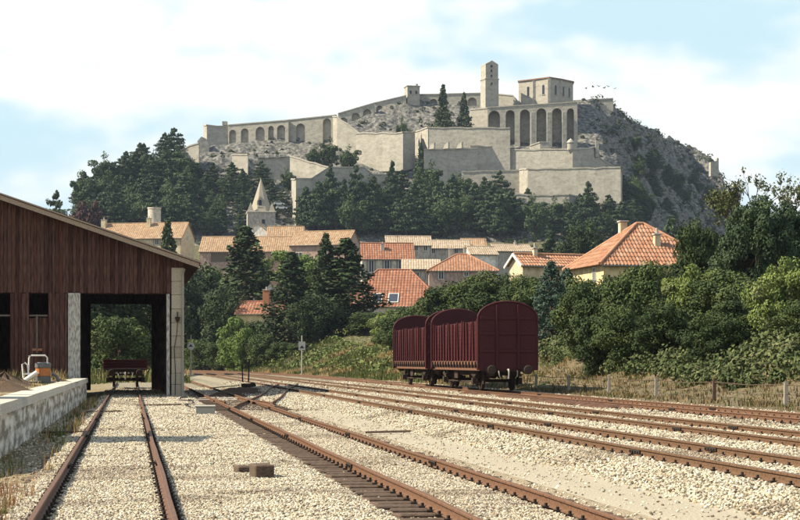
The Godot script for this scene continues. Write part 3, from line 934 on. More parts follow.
func build_platform(rng: RandomNumberGenerator) -> void:
	var p := thing("loading_platform", "pale stained concrete loading platform beside the shed track", "platform")
	var joints := [29.6, 35.0, 49.0, 63.7, 76.0, 89.0]
	for k in joints.size() - 1:
		var z0: float = joints[k] + 0.025
		var z1: float = joints[k + 1] - 0.025
		var a := platform_x(z0)
		var b := platform_x(z1)
		var mb := MB.new()
		mb.hexa([Vector3(a, -0.4, -z0), Vector3(b, -0.4, -z1), Vector3(b - 0.5, -0.4, -z1), Vector3(a - 0.5, -0.4, -z0), Vector3(a, 0.74, -z0), Vector3(b, 0.74, -z1), Vector3(b - 0.5, 0.74, -z1), Vector3(a - 0.5, 0.74, -z0)])
		put(mb, "wall_panel", M.platform, p)
		var n := int((z1 - z0) / 2.3) + 1
		for q in n:
			var s0: float = lerp(z0, z1, float(q) / n) + 0.008
			var s1: float = lerp(z0, z1, float(q + 1) / n) - 0.008
			var c0 := platform_x(s0) + 0.07 + rng.randf() * 0.02
			var c1 := platform_x(s1) + 0.07 + rng.randf() * 0.02
			var yt := 0.945 + rng.randf() * 0.02
			var cb := MB.new()
			cb.col = Color(1, 1, 1) * rng.randf_range(0.85, 1.08)
			cb.hexa([Vector3(c0, 0.743, -s0), Vector3(c1, 0.743, -s1), Vector3(c1 - 0.7, 0.743, -s1), Vector3(c0 - 0.7, 0.743, -s0), Vector3(c0 - 0.02, yt, -s0), Vector3(c1 - 0.02, yt, -s1), Vector3(c1 - 0.7, yt, -s1), Vector3(c0 - 0.7, yt, -s0)])
			put(cb, "coping_slab", M.coping, p)
	var dk := grid_sheet(steps(-22.0, -0.62, 0.5), steps(29.7, 106.0, 0.9), func(u, z):
		var x: float = platform_x(z) + u
		return Vector3(x, 0.93 + (n_fine.get_noise_2d(x * 2.0, z * 2.0) * 0.06 + n_big.get_noise_2d(x * 20.0, z * 20.0) * 0.08) * smoothstep(-0.62, -1.6, u), -z))
	put(dk, "deck", M.earth, p)
	var ew := MB.new()
	ew.box(Vector3(-30, -0.4, -29.6), Vector3(platform_x(29.6) - 0.5, 0.9, -30.0))
	put(ew, "end_wall", M.platform, p)

	# engine pump left on the deck
	var zp := 69.0
	var e := thing("engine_pump", "small grey and orange engine pump in a white tubular frame on the platform", "pump", Vector3((40.0 - 400.0) * zp / 1800.0, 0.95, -zp), 0.2)
	var dr := MB.new()
	var up := Basis(Vector3(0, 1, 0), Vector3(-1, 0, 0), Vector3(0, 0, 1))
	dr.lathe([Vector2(0.0, 0), Vector2(0.0, 0.3), Vector2(0.2, 0.3), Vector2(0.2, 0.27), Vector2(0.52, 0.27), Vector2(0.54, 0.31), Vector2(0.7, 0.3), Vector2(0.74, 0.22), Vector2(0.74, 0)], Transform3D(up, Vector3(0.12, 0.06, 0)), 20)
	put(dr, "drum", M.grey, e)
	var bd := MB.new()
	bd.lathe([Vector2(0.2, 0.272), Vector2(0.2, 0.285), Vector2(0.5, 0.285), Vector2(0.5, 0.272)], Transform3D(up, Vector3(0.12, 0.08, 0)), 20)
	put(bd, "band", M.orange, e)
	var fr := MB.new()
	for zz in [-0.22, 0.22]:
		fr.tube([Vector3(-0.42, 0.5, zz), Vector3(-0.4, 0.98, zz), Vector3(-0.32, 1.06, zz), Vector3(0.2, 1.06, zz), Vector3(0.28, 0.98, zz), Vector3(0.28, 0.7, zz)], [0.03, 0.03, 0.03, 0.03, 0.03, 0.03], 8)
		fr.tube([Vector3(-0.62, 0.2, zz), Vector3(-0.66, 0.72, zz), Vector3(-0.56, 0.78, zz), Vector3(-0.46, 0.7, zz), Vector3(-0.42, 0.3, zz)], [0.028, 0.028, 0.028, 0.028, 0.028], 8)
		fr.tube([Vector3(-0.62, 0.35, zz), Vector3(0.1, 0.4, zz)], [0.028, 0.028], 8)
	fr.tube([Vector3(-0.4, 1.04, -0.22), Vector3(-0.4, 1.04, 0.22)], [0.028, 0.028], 8)
	put(fr, "tube_frame", M.white, e)
	var hp := MB.new()
	hp.tube([Vector3(-0.62, 0.06, 0.3), Vector3(-0.1, 0.42, 0.3)], [0.09, 0.09], 12)
	put(hp, "outlet_pipe", M.white, e)
	var sk := MB.new()
	sk.cbox(Vector3(-0.5, 0.0, -0.28), Vector3(0.55, 0.06, 0.28), 0.015)
	sk.tube([Vector3(0.45, 0.35, 0), Vector3(0.62, 0.28, 0.05), Vector3(0.72, 0.06, 0.1)], [0.06, 0.06, 0.06], 8)
	put(sk, "skid", M.grey, e)
	# earth heaps on the deck
	for h in [[5.0, 62.0, 1.3, 0.42], [18.0, 66.0, 0.9, 0.25], [-6.0, 52.0, 1.3, 0.4], [60.0, 74.0, 0.7, 0.14]]:
		var mb := MB.new()
		var ring := []
		for k in 5:
			var rr := []
			for q in 18:
				var a := TAU * q / 18.0
				var rad: float = h[2] * k / 4.0 * (1.0 + 0.25 * sin(a * 3.0 + h[0]))
				rr.append(Vector3(cos(a) * rad, h[3] * pow(1.0 - k / 4.0, 1.3) * (1.0 + 0.3 * sin(a * 5.0 + k)), sin(a) * rad * 1.6))
			ring.append(rr)
		for k in 4:
			for q in 18: mb.quad_to(ring[k][q], ring[k][(q + 1) % 18], ring[k + 1][(q + 1) % 18], ring[k + 1][q], Vector3.UP)
		var o := put(mb, "earth_heap", M.heap)
		o.position = Vector3((h[0] - 400.0) * h[1] / 1800.0, 0.91, -h[1])
		tag(o, "low brown heap of earth lying on the loading platform", "heap", "earth heaps on the platform")
	# out-of-view hut, made up to cast the shadow band across the shed track
	var hut := thing("shadow_hut", "unseen boarded hut added to cast a shadow across the shed track", "hut", Vector3(-11.2, 0.93, -41.0), 0.0)
	var hw := MB.new()
	hw.box(Vector3(-1.5, 0, -1.4), Vector3(1.5, 3.75, 1.4))
	put(hw, "wall", M.board, hut)
	var hr := MB.new()
	hr.cbox(Vector3(-1.7, 3.753, -1.55), Vector3(1.62, 3.95, 1.55), 0.03)
	put(hr, "roof", M.roofsheet, hut)

# ---------------------------------------------------------------- small things about the yard
func build_yard_bits(rng: RandomNumberGenerator) -> void:
	# concrete cable box with its cable
	var zb := 61.0
	var cb := thing("cable_box", "small grey concrete cable box on the gravel beside the shed pier", "box", Vector3(-6.6, 0.0, -zb), 0.1)
	var b := MB.new()
	b.cbox(Vector3(-0.33, -0.05, -0.3), Vector3(0.33, 0.24, 0.3), 0.03)
	put(b, "body", M.concrete, cb)
	var l := MB.new()
	l.cbox(Vector3(-0.36, 0.243, -0.33), Vector3(0.36, 0.30, 0.33), 0.02)
	put(l, "lid", M.concrete, cb)
	var ca := MB.new()
	var pts := []
	var rad := []
	for k in 14:
		var t := k / 13.0
		var z: float = lerp(62.0, 88.5, t)
		pts.append(Vector3(lerp(-6.95, -10.7, t) + 0.25 * sin(t * 14.0), 0.05 + 0.05 * sin(t * 23.0), -z))
		rad.append(0.035)
	ca.tube(pts, rad, 6)
	tag(put(ca, "cable", M.black), "black cable running over the gravel from the pier to the concrete box", "cable")
	# sawn timber ends
	for a in [[262.0, 477.0, 0.3, 0.2, 0.26, "short dark sawn timber block with a pale top beside the shed track"], [243.0, 472.0, 0.22, 0.1, 0.16, "thin dark timber offcut lying next to the sawn block"]]:
		var z: float = 1.8 * 1800.0 / (a[1] - 361.0)
		var mb := MB.new()
		mb.cbox(Vector3(-a[2] / 2, -0.02, -0.3), Vector3(a[2] / 2, a[3], a[4]), 0.02)
		var o := put(mb, "timber_block", M.sleeper)
		o.position = Vector3((a[0] - 400.0) * z / 1800.0, 0.0, -z)
		o.rotation.y = 0.25
		tag(o, a[5], "timber")
	# loose boards on the ballast
	for a in [[158.0, 406.0, 1.9, "thin dark board lying on the gravel close to the shed doorway"], [104.0, 412.5, 1.2, "short dark board lying between the rails of the shed track"], [388.0, 435.0, 1.1, "thin dark stick lying on the ballast right of the near siding"], [67.0, 432.0, 1.3, "blackened board lying in the weeds under the platform wall"]]:
		var z: float = 1.8 * 1800.0 / (a[1] - 361.0)
		var mb := MB.new()
		mb.cbox(Vector3(-a[2] / 2, 0, -0.08), Vector3(a[2] / 2, 0.05, 0.08), 0.01)
		var o := put(mb, "loose_board", M.sleeper)
		var xx: float = (a[0] - 400.0) * z / 1800.0
		o.position = Vector3(xx, ground_y(xx, z) + 0.03, -z)
		o.rotation = Vector3(0.0, -0.12, 0.03)
		tag(o, a[3], "board")
	# line-side signs on posts
	for a in [[191.0, 205.0, 4.6, "thin post with a round white sign beside the shed"], [302.0, 190.0, 4.3, "thin post with a white sign plate in front of the tall dark trees"]]:
		var x: float = (a[0] - 400.0) * a[1] / 1800.0
		var g := ground_y(x, a[1])
		var t := thing("sign_post", a[3], "sign", Vector3(x, g, -a[1]), 0.05)
		var p := MB.new()
		p.tube([Vector3(0, -0.2, 0), Vector3(0, a[2], 0)], [0.09, 0.07], 8)
		put(p, "post", M.post, t)
		var pl := MB.new()
		if a[0] < 250:
			pl.lathe([Vector2(0, 0), Vector2(0, 0.42), Vector2(0.04, 0.42), Vector2(0.04, 0)], Transform3D(Basis(Vector3.UP, -PI / 2), Vector3(0, a[2] - 1.25, 0.1)), 20)
		else:
			pl.box(Vector3(-0.36, a[2] - 1.55, 0.08), Vector3(0.36, a[2] - 0.65, 0.11))
		var plate := put(pl, "plate", M.plate, t)
		var mk := MB.new()
		mk.extrude(PackedVector2Array([Vector2(-0.25, 0), Vector2(0.25, 0), Vector2(0, 0.3)]), Vector3(0, a[2] - 1.35, 0.15), Vector3.RIGHT, Vector3.UP, Vector3(0, 0, 0.006))
		put(mk, "mark", M.black, plate)
	# wire fence along the foot of the embankment
	var f := thing("wire_fence", "low fence of pale posts and rails along the foot of the overgrown bank", "fence")
	var z := 52.0
	var prev := Vector3.ZERO
	var k := 0
	while z < 118.0:
		var x := track_x(21.6, z)
		var y := ground_y(x, z)
		var pm := MB.new()
		var lean := rng.randf_range(-0.05, 0.05)
		pm.hexa([Vector3(-0.07, -0.3, -0.07), Vector3(0.07, -0.3, -0.07), Vector3(0.07, -0.3, 0.07), Vector3(-0.07, -0.3, 0.07), Vector3(-0.06 + lean, 0.75, -0.06), Vector3(0.06 + lean, 0.75, -0.06), Vector3(0.06 + lean, 0.8, 0.06), Vector3(-0.06 + lean, 0.8, 0.06)])
		var o := put(pm, "post", M.sleeper if k == 2 else M.post, f)
		o.position = Vector3(x, y, -z)
		var at := Vector3(x + lean * 0.8, y, -z)
		if k > 0:
			for h in [0.7, 0.38]:
				var wm := MB.new()
				wm.tube([prev + Vector3(0, h, 0), prev.lerp(at, 0.5) + Vector3(0, h - 0.06, 0), at + Vector3(0, h, 0)], [0.016, 0.016, 0.016] if h > 0.6 else [0.008, 0.008, 0.008], 5)
				put(wm, "rail" if h > 0.6 else "wire", M.sleeper if h > 0.6 else M.iron, f)
		prev = at
		z += 7.3
		k += 1
	# rust-red spoil along the back siding
	var sp := MB.new()
	for a in [[60.0, 72.0, 16.35, 0.55], [84.0, 88.0, 16.5, 0.35], [74.5, 80.0, 16.6, 0.3]]:
		var q: float = a[0]
		while q < a[1]:
			var r := rng.randf_range(0.18, 0.4)
			var ctr := Vector3(track_x(a[2] + rng.randf_range(-a[3], a[3]), q), 0.16, -q)
			var ring := []
			for i in 3:
				var rr := []
				for j in 9:
					var an := TAU * j / 9.0
					var rd: float = r * [1.0, 0.75, 0.3][i] * rng.randf_range(0.85, 1.15)
					rr.append(ctr + Vector3(cos(an) * rd * 1.4, [0.0, 0.1, 0.16][i], sin(an) * rd))
				ring.append(rr)
			for i in 2:
				for j in 9: sp.quad_to(ring[i][j], ring[i][(j + 1) % 9], ring[i + 1][(j + 1) % 9], ring[i + 1][j], Vector3.UP)
			for j in range(1, 8): sp.tri_to(ring[2][0], ring[2][j], ring[2][j + 1], Vector3.UP)
			q += rng.randf_range(0.12, 0.3)
	tag(put(sp, "rusty_spoil", M.soil), "rust red lumps of earth along the back siding", "spoil", "", "stuff")


# ---------------------------------------------------------------- the citadel
# a battered masonry wall through [top, foot] pairs, left to right
func wall_mesh(cols: Array, thick: float, cop := true) -> MB:
	var mb := MB.new()
	# worn tops: resample every three metres and let the crest waver
	var fine := []
	for k in cols.size() - 1:
		var m: int = max(1, int((cols[k + 1][0] - cols[k][0]).length() / 3.0))
		for q in m:
			var f := float(q) / m
			var top: Vector3 = cols[k][0].lerp(cols[k + 1][0], f)
			if q > 0: top.y += n_fine.get_noise_2d(top.x * 4.0, top.z * 3.0) * 0.5 - 0.1
			fine.append([top, cols[k][1].lerp(cols[k + 1][1], f)])
	fine.append(cols[-1])
	cols = fine
	var n := cols.size()
	for k in n - 1:
		var t0: Vector3 = cols[k][0]
		var t1: Vector3 = cols[k + 1][0]
		var b0: Vector3 = cols[k][1] + Vector3(0, -5, 0.6)
		var b1: Vector3 = cols[k + 1][1] + Vector3(0, -5, 0.6)
		var along := (t1 - t0)
		along.y = 0
		var out := Vector3(-along.z, 0, along.x).normalized()
		if out.z < 0: out = -out
		var bk := Vector3(0, 0, -thick)
		# courses: the face is cut in strips, each set a little back from the one below
		var rows := 5
		for r in rows:
			var f0 := float(r) / rows
			var f1 := float(r + 1) / rows
			mb.col = Color(1, 1, 1) * (0.94 + 0.22 * n_fine.get_noise_3d(t0.x * 3.0, t0.y * 2.0 + r * 9.0, t0.z))
			mb.quad_to(b0.lerp(t0, f0), b1.lerp(t1, f0), b1.lerp(t1, f1), b0.lerp(t0, f1), out)
		mb.col = Color(1, 1, 1)
		mb.quad_to(t0, t1, t1 + bk, t0 + bk, Vector3.UP)
		mb.quad_to(t0 + bk, t1 + bk, b1 + bk, b0 + bk, -out)
		if cop:
			var u := Vector3.UP
			var o := out * 0.28
			mb.quad_to(t0 + o, t1 + o, t1 + o - u * 0.5, t0 + o - u * 0.5, out)
			mb.quad_to(t0 + o, t1 + o, t1 + u * 0.04, t0 + u * 0.04, Vector3.UP)
			mb.quad_to(t0 + o - u * 0.5, t1 + o - u * 0.5, t1 - u * 0.52, t0 - u * 0.52, -u)
	for e in [0, n - 1]:
		var t: Vector3 = cols[e][0]
		var b: Vector3 = cols[e][1] + Vector3(0, -5, 0.6)
		mb.quad_to(t, t + Vector3(0, 0, -thick), b + Vector3(0, 0, -thick), b, Vector3(-1 if e == 0 else 1, 0, 0))
	return mb

func rampart(label: String, faces: Array, m: Material) -> Node3D:
	var o: Vector3 = faces[0][0][1]
	var t := thing("rampart_wall", label, "wall", o)
	for f in faces:
		for q in f.size(): f[q] = [f[q][0] - o, f[q][1] - o]
		put(wall_mesh(f, 3.0), "wall_face", m, t)
	return t

# straight wall pierced by arches that run down to its foot
func arch_wall(t: Node3D, a: Vector3, b: Vector3, foot: float, arches: Array, depth: float, m: Material, backing: Material) -> void:
	var along := b - a
	along.y = 0
	var len := along.length()
	var ux := along / len
	var nrm := Vector3(-ux.z, 0, ux.x)
	if nrm.z < 0: nrm = -nrm
	var poly := PackedVector2Array([Vector2(0, a.y), Vector2(len, b.y), Vector2(len, foot)])
	var k := arches.size() - 1
	while k >= 0:
		var ar: Array = arches[k]   # centre x, crown y, half width
		var u: float = (ar[0] - a.x) / ux.x
		var hw: float = ar[2]
		poly.append(Vector2(u + hw, foot))
		for q in 9:
			var an := PI * q / 8.0
			poly.append(Vector2(u + hw * cos(an), ar[1] - hw + hw * sin(an)))
		poly.append(Vector2(u - hw, foot))
		k -= 1
	poly.append(Vector2(0, foot))
	var mb := MB.new()
	mb.extrude(poly, Vector3(a.x, 0, a.z), ux, Vector3.UP, -nrm * depth)
	put(mb, "arcade_wall", m, t)
	var bk := MB.new()
	bk.extrude(PackedVector2Array([Vector2(0, foot), Vector2(len, foot), Vector2(len, b.y - 0.3), Vector2(0, a.y - 0.3)]), Vector3(a.x, 0, a.z) - nrm * (depth + 0.02), ux, Vector3.UP, -nrm * 0.8)
	put(bk, "niche_wall", backing, t)
	var cp := MB.new()
	cp.hexa([Vector3(a.x, a.y + 0.003, a.z) + nrm * 0.25, Vector3(b.x, b.y + 0.003, b.z) + nrm * 0.25, Vector3(b.x, b.y + 0.003, b.z) - nrm * 1.2, Vector3(a.x, a.y + 0.003, a.z) - nrm * 1.2, Vector3(a.x, a.y + 0.4, a.z) + nrm * 0.25, Vector3(b.x, b.y + 0.4, b.z) + nrm * 0.25, Vector3(b.x, b.y + 0.4, b.z) - nrm * 1.2, Vector3(a.x, a.y + 0.4, a.z) - nrm * 1.2])
	put(cp, "coping", m, t)

# upright prism over a plan outline (x, z as Vector2), flat top
func plan_prism(mb: MB, plan: Array, y0: float, y1: float) -> void:
	var p := PackedVector2Array()
	for q in plan: p.append(q)
	mb.extrude(p, Vector3(0, y0, 0), Vector3(1, 0, 0), Vector3(0, 0, 1), Vector3(0, y1 - y0, 0))

func arched_window(t: Node3D, at: Vector3, w: float, h: float, nrm: Vector3, called := "window") -> void:
	var ux := Vector3(nrm.z, 0, -nrm.x)
	var poly := PackedVector2Array([Vector2(-w / 2, 0), Vector2(w / 2, 0)])
	for q in 7:
		var an := PI * q / 6.0
		poly.append(Vector2(w / 2 * cos(an), h - w / 2 + w / 2 * sin(an)))
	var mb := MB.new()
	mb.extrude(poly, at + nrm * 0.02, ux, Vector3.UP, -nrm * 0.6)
	put(mb, called, M.pane, t)  # solid dark slab, painted shade of the interior behind the opening
	var sl := MB.new()
	sl.box(Vector3(-w / 2 - 0.2, -0.25, -0.1), Vector3(w / 2 + 0.2, -0.003, 0.25), Transform3D(Basis(ux, Vector3.UP, nrm), at))
	put(sl, "sill", M.fort, t)

func build_citadel() -> void:
	# --- long arcaded curtain on the crest
	var t := thing("curtain_wall", "long pale curtain wall with a row of blind arches stepping along the rock crest", "wall")
	put(wall_mesh([[Vector3(-81.39, 99.96, -745.54), Vector3(-81.22, 86.95, -744.00)], [Vector3(-79.08, 98.70, -737.50), Vector3(-78.92, 86.03, -736.00)], [Vector3(-70.66, 98.54, -739.45), Vector3(-70.52, 86.26, -738.00)]], 3.0), "corner_block", M.fort, t)
	arch_wall(t, Vector3(-70.52, 98.36, -738.00), Vector3(-45.28, 99.47, -731.00), 87.14, [[-68.58, 96.53, 1.5], [-63.50, 96.94, 1.65], [-57.04, 97.35, 1.95], [-52.52, 97.55, 1.2], [-48.34, 97.76, 1.75]], 1.6, M.fort, M.fort)
	arch_wall(t, Vector3(-45.41, 99.74, -733.00), Vector3(-25.88, 101.09, -728.00), 87.61, [[-40.46, 98.38, 1.95], [-29.57, 100.08, 1.75]], 1.6, M.fort, M.fort)
	var sb := MB.new()
	sb.box(Vector3(-73.16, 99.10, -744.00), Vector3(-71.22, 100.52, -741.00))
	put(sb, "lookout", M.fort, t)
	t = thing("upper_arcade", "climbing arcaded wall with four round arches below the small turret", "wall")
	arch_wall(t, Vector3(-26.14, 105.95, -759.00), Vector3(-10.95, 110.24, -758.00), 96.97, [[-23.82, 104.48, 1.65], [-18.64, 106.37, 1.75], [-13.77, 107.92, 1.75]], 1.6, M.fort, M.fort)
	arch_wall(t, Vector3(-11.04, 111.09, -764.00), Vector3(2.54, 114.13, -763.00), 101.84, [[-8.70, 110.19, 1.4]], 1.6, M.fort, M.fort)
	rampart("bright triangular stair wall dropping from the arcade to the lower terrace", [[[Vector3(-27.03, 100.63, -726.12), Vector3(-26.95, 82.65, -724.00)], [Vector3(-25.24, 99.95, -721.11), Vector3(-25.16, 82.09, -719.00)], [Vector3(-15.89, 92.39, -715.19), Vector3(-15.87, 82.32, -714.00)]]], M.fort)
	# --- turret, linking wall, tower, chapel
	t = thing("turret", "small square watch turret with two windows on the citadel crest", "tower", Vector3(5.11, 114.29, -767.00), 0.25)
	var b := MB.new()
	b.box(Vector3(-2.7, -4, -2.7), Vector3(2.7, 4.1, 2.7))
	put(b, "wall", M.fort, t)
	b = MB.new()
	b.cbox(Vector3(-3.0, 4.103, -3.0), Vector3(3.0, 4.5, 3.0), 0.1)
	put(b, "roof", M.fort, t)
	b = MB.new()
	b.box(Vector3(1.6, 4.5, -0.6), Vector3(2.6, 5.6, 0.4))
	put(b, "chimney", M.fort, t)
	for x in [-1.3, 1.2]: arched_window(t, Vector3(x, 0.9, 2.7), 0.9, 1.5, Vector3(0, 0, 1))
	t = thing("link_wall", "wall between the turret and the bell tower behind two dark conifers", "wall")
	arch_wall(t, Vector3(8.13, 115.59, -770.00), Vector3(34.90, 115.64, -766.00), 107.76, [[14.31, 113.80, 1.7], [30.68, 114.08, 1.9]], 1.5, M.fort, M.fort)
	t = thing("bell_tower", "tall square bell tower with a gabled top and bell opening", "tower", Vector3(36.89, 106.09, -742.00), 0.32)
	b = MB.new()
	b.box(Vector3(-2.9, -3, -2.9), Vector3(2.9, 117.47 - 106.09, 2.9))
	put(b, "shaft", M.fort, t)
	b = MB.new()
	var y1 := 117.47 - 106.09
	b.cbox(Vector3(-3.1, y1 + 0.003, -3.1), Vector3(3.1, y1 + 0.4, 3.1), 0.05)
	put(b, "string_course", M.fort, t)
	b = MB.new()
	b.extrude(PackedVector2Array([Vector2(-2.75, 0), Vector2(2.75, 0), Vector2(2.75, 5.9), Vector2(0, 7.4), Vector2(-2.75, 5.9)]), Vector3(0, y1 + 0.403, 2.75), Vector3.RIGHT, Vector3.UP, Vector3(0, 0, -5.5))
	put(b, "belfry", M.fort, t)
	for q in [[4.9, 1.0, 1.1], [2.9, 0.8, 1.2], [0.9, 0.8, 1.1], [-2.3, 0.8, 1.1]]:
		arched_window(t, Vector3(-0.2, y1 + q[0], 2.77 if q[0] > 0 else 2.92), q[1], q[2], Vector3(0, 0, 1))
	rampart("low sloping wall between the bell tower and the chapel", [[[Vector3(40.41, 113.23, -749.82), Vector3(40.36, 106.24, -749.00)], [Vector3(46.88, 112.15, -746.75), Vector3(46.83, 105.83, -746.00)], [Vector3(49.69, 108.63, -745.35), Vector3(49.67, 105.69, -745.00)]]], M.fort)
	t = thing("chapel", "polygonal stone chapel with tall narrow windows above the arcade", "chapel")
	var plan := [Vector2(49.18, 747.00), Vector2(55.24, 742.00), Vector2(61.01, 737.00), Vector2(66.37, 742.00), Vector2(71.99, 749.00), Vector2(72.67, 765.00), Vector2(51.85, 765.00)]
	for q in plan.size(): plan[q] = Vector2(plan[q].x, -plan[q].y)
	b = MB.new()
	plan_prism(b, plan, 105.83, 118.05)
	put(b, "wall", M.fort, t)
	b = MB.new()
	var eav := 118.05
	var apex := Vector3(60.06, eav + 1.5, -755)
	var apex2 := Vector3(63.84, eav + 1.5, -755)
	for q in plan.size():
		var p0: Vector2 = plan[q]
		var p1: Vector2 = plan[(q + 1) % plan.size()]
		var ctr := Vector2(apex.x, -755)
		p0 += (p0 - ctr).normalized() * 0.5
		p1 += (p1 - ctr).normalized() * 0.5
		var v0 := Vector3(p0.x, eav + 0.1, p0.y)
		var v1 := Vector3(p1.x, eav + 0.1, p1.y)
		b.tri_to(v0, v1, apex if (p0.x + p1.x) / 2 < apex2.x else apex2, Vector3.UP)
		b.quad_to(v0, v1, v1 - Vector3(0, 0.45, 0), v0 - Vector3(0, 0.45, 0), Vector3(v0.x - apex.x, 0, v0.z - apex.z))
	b.col = Color(1, 1, 1)
	put(b, "roof", mat(Color(0.27, 0.17, 0.13), 0.95, T.mottle, Vector3.ONE * 0.3), t)
	for q in [[0, 0.62, 0.0], [1, 0.62, 0.0], [2, 0.55, 0.0], [3, 0.2, 0.0], [3, 0.68, 0.0]]:
		var p0: Vector2 = plan[q[0]]
		var p1: Vector2 = plan[q[0] + 1]
		var m := p0.lerp(p1, q[1])
		var e := (p1 - p0).normalized()
		var nrm := Vector3(-e.y, 0, e.x)
		if nrm.z < 0: nrm = -nrm
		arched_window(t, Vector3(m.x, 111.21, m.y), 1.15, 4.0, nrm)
	for q in [1, 2, 3]:
		var p0: Vector2 = plan[q]
		b = MB.new()
		b.cbox(Vector3(-0.6, 105.83, -0.5), Vector3(0.6, eav - 0.6, 0.55), 0.05, Transform3D(Basis.IDENTITY, Vector3(p0.x, 0, p0.y)))
		put(b, "buttress", M.fort, t)
	# --- great arcade below the chapel
	t = thing("great_arcade", "tall arcade of six dark round arches on stone piers below the chapel", "arcade")
	arch_wall(t, Vector3(35.34, 103.98, -727.00), Vector3(71.00, 105.49, -722.00), 86.03, [[37.97, 102.90, 2.35], [44.37, 103.02, 1.8], [50.23, 103.16, 1.95], [56.79, 103.48, 1.95], [62.98, 103.42, 1.95], [68.39, 103.22, 1.35]], 4.5, M.fort, M.fort)
	for px in [53.34, 59.77, 65.90]:
		b = MB.new()
		b.cbox(Vector3(px - 0.9, 86.03, -722.6), Vector3(px + 0.9, 101.68, -721.4), 0.1)
		put(b, "pier", M.fort, t)
	rampart("narrow return wall at the left end of the tall arcade", [[[Vector3(28.55, 104.58, -734.12), Vector3(28.51, 95.05, -733.00)], [Vector3(35.45, 104.49, -729.19), Vector3(35.39, 94.42, -728.00)]]], M.fort)
	rampart("low parapet running from the chapel to the edge of the cliff", [[[Vector3(74.23, 113.58, -772.39), Vector3(74.20, 110.31, -772.00)], [Vector3(82.92, 115.17, -777.39), Vector3(82.88, 111.88, -777.00)], [Vector3(91.99, 115.38, -777.36), Vector3(91.94, 112.31, -777.00)]]], M.fort)
	# --- upper terrace
	rampart("sunlit pale terrace wall beside the scrub slope left of the citadel terraces", [[[Vector3(-17.44, 92.15, -713.28), Vector3(-17.40, 81.31, -712.00)], [Vector3(1.16, 90.82, -698.23), Vector3(1.16, 80.41, -697.00)]]], M.fort)
	rampart("narrow shaded return wall between two sunlit terrace walls", [[[Vector3(1.16, 90.89, -698.73), Vector3(1.16, 80.46, -697.50)], [Vector3(5.91, 92.42, -709.18), Vector3(5.90, 82.43, -708.00)]]], M.fort)
	rampart("broad upper terrace wall under the bell tower and arcade", [[[Vector3(6.00, 93.82, -720.15), Vector3(5.99, 84.09, -719.00)], [Vector3(10.96, 93.44, -704.32), Vector3(10.94, 82.25, -703.00)]], [[Vector3(10.96, 93.46, -704.46), Vector3(10.94, 81.08, -703.00)], [Vector3(42.74, 92.61, -699.43), Vector3(42.66, 80.52, -698.00)]]], M.fort)
	rampart("small stepped wall at the foot of the tall arcade", [[[Vector3(51.45, 87.28, -712.33), Vector3(51.42, 84.47, -712.00)], [Vector3(55.18, 88.32, -709.50), Vector3(55.14, 84.12, -709.00)], [Vector3(58.73, 88.32, -709.50), Vector3(58.69, 84.12, -709.00)]]], M.fort)
	# --- second terrace
	var r := rampart("dark shaded bastion wall topped with pale merlons", [[[Vector3(9.17, 82.76, -687.42), Vector3(9.15, 70.78, -686.00)], [Vector3(30.14, 84.29, -695.50), Vector3(30.07, 71.59, -694.00)]]], M.fort)
	for q in [Vector3(11.95, 82.71, -687.00), Vector3(17.42, 83.10, -689.00), Vector3(22.65, 83.45, -691.00)]:
		var mm := MB.new()
		mm.extrude(PackedVector2Array([Vector2(-1.3, 0), Vector2(1.3, 0), Vector2(1.3, 2.4), Vector2(-0.5, 1.6)]), q - r.position, Vector3(0.75, 0, 0.66), Vector3.UP, Vector3(0.6, 0, -0.7))
		put(mm, "merlon", M.fort, r)
	rampart("short dark wall beside the merlons of the shaded bastion", [[[Vector3(27.05, 85.07, -695.50), Vector3(26.99, 72.36, -694.00)], [Vector3(36.58, 85.47, -700.49), Vector3(36.50, 72.86, -699.00)]]], M.fort)
	r = rampart("middle bastion with a domed sentry box on its corner", [[[Vector3(33.99, 84.63, -703.26), Vector3(33.93, 73.95, -702.00)], [Vector3(66.15, 83.29, -690.26), Vector3(66.03, 72.61, -689.00)]], [[Vector3(66.13, 83.27, -690.08), Vector3(66.03, 74.14, -689.00)], [Vector3(77.28, 85.94, -706.10), Vector3(77.16, 76.61, -705.00)], [Vector3(78.62, 81.60, -707.57), Vector3(78.56, 76.82, -707.00)], [Vector3(83.90, 79.37, -712.33), Vector3(83.86, 76.56, -712.00)]]], M.fort)
	b = MB.new()
	var st: Vector3 = Vector3(65.12, 82.39, -687.50) - r.position
	b.lathe([Vector2(-1.5, 0.2), Vector2(0, 1.3), Vector2(2.6, 1.3), Vector2(2.7, 1.55), Vector2(2.9, 1.5), Vector2(3.7, 1.0), Vector2(4.2, 0.25), Vector2(4.6, 0.0)], Transform3D(Basis(Vector3(0, 1, 0), Vector3(-1, 0, 0), Vector3(0, 0, 1)), st), 14)
	put(b, "sentry_box", M.fort, r)
	b = MB.new()
	b.cbox(Vector3(-0.7, -4, -0.6), Vector3(0.7, 2.4, 0.6), 0.05, Transform3D(Basis.IDENTITY, Vector3(77.05, 85.50, -704.00) - r.position))
	put(b, "corner_post", M.fort, r)
	# --- lower bastion
	rampart("great lower bastion with one bright sunlit flank", [[[Vector3(45.30, 74.59, -682.36), Vector3(45.21, 63.09, -681.00)], [Vector3(47.20, 73.25, -666.37), Vector3(47.10, 61.65, -665.00)]], [[Vector3(47.20, 73.25, -666.37), Vector3(47.10, 61.65, -665.00)], [Vector3(80.66, 72.95, -658.42), Vector3(80.48, 60.93, -657.00)]], [[Vector3(80.66, 72.95, -658.42), Vector3(80.48, 60.93, -657.00)], [Vector3(85.99, 71.29, -691.01), Vector3(85.87, 62.75, -690.00)]]], M.fort)
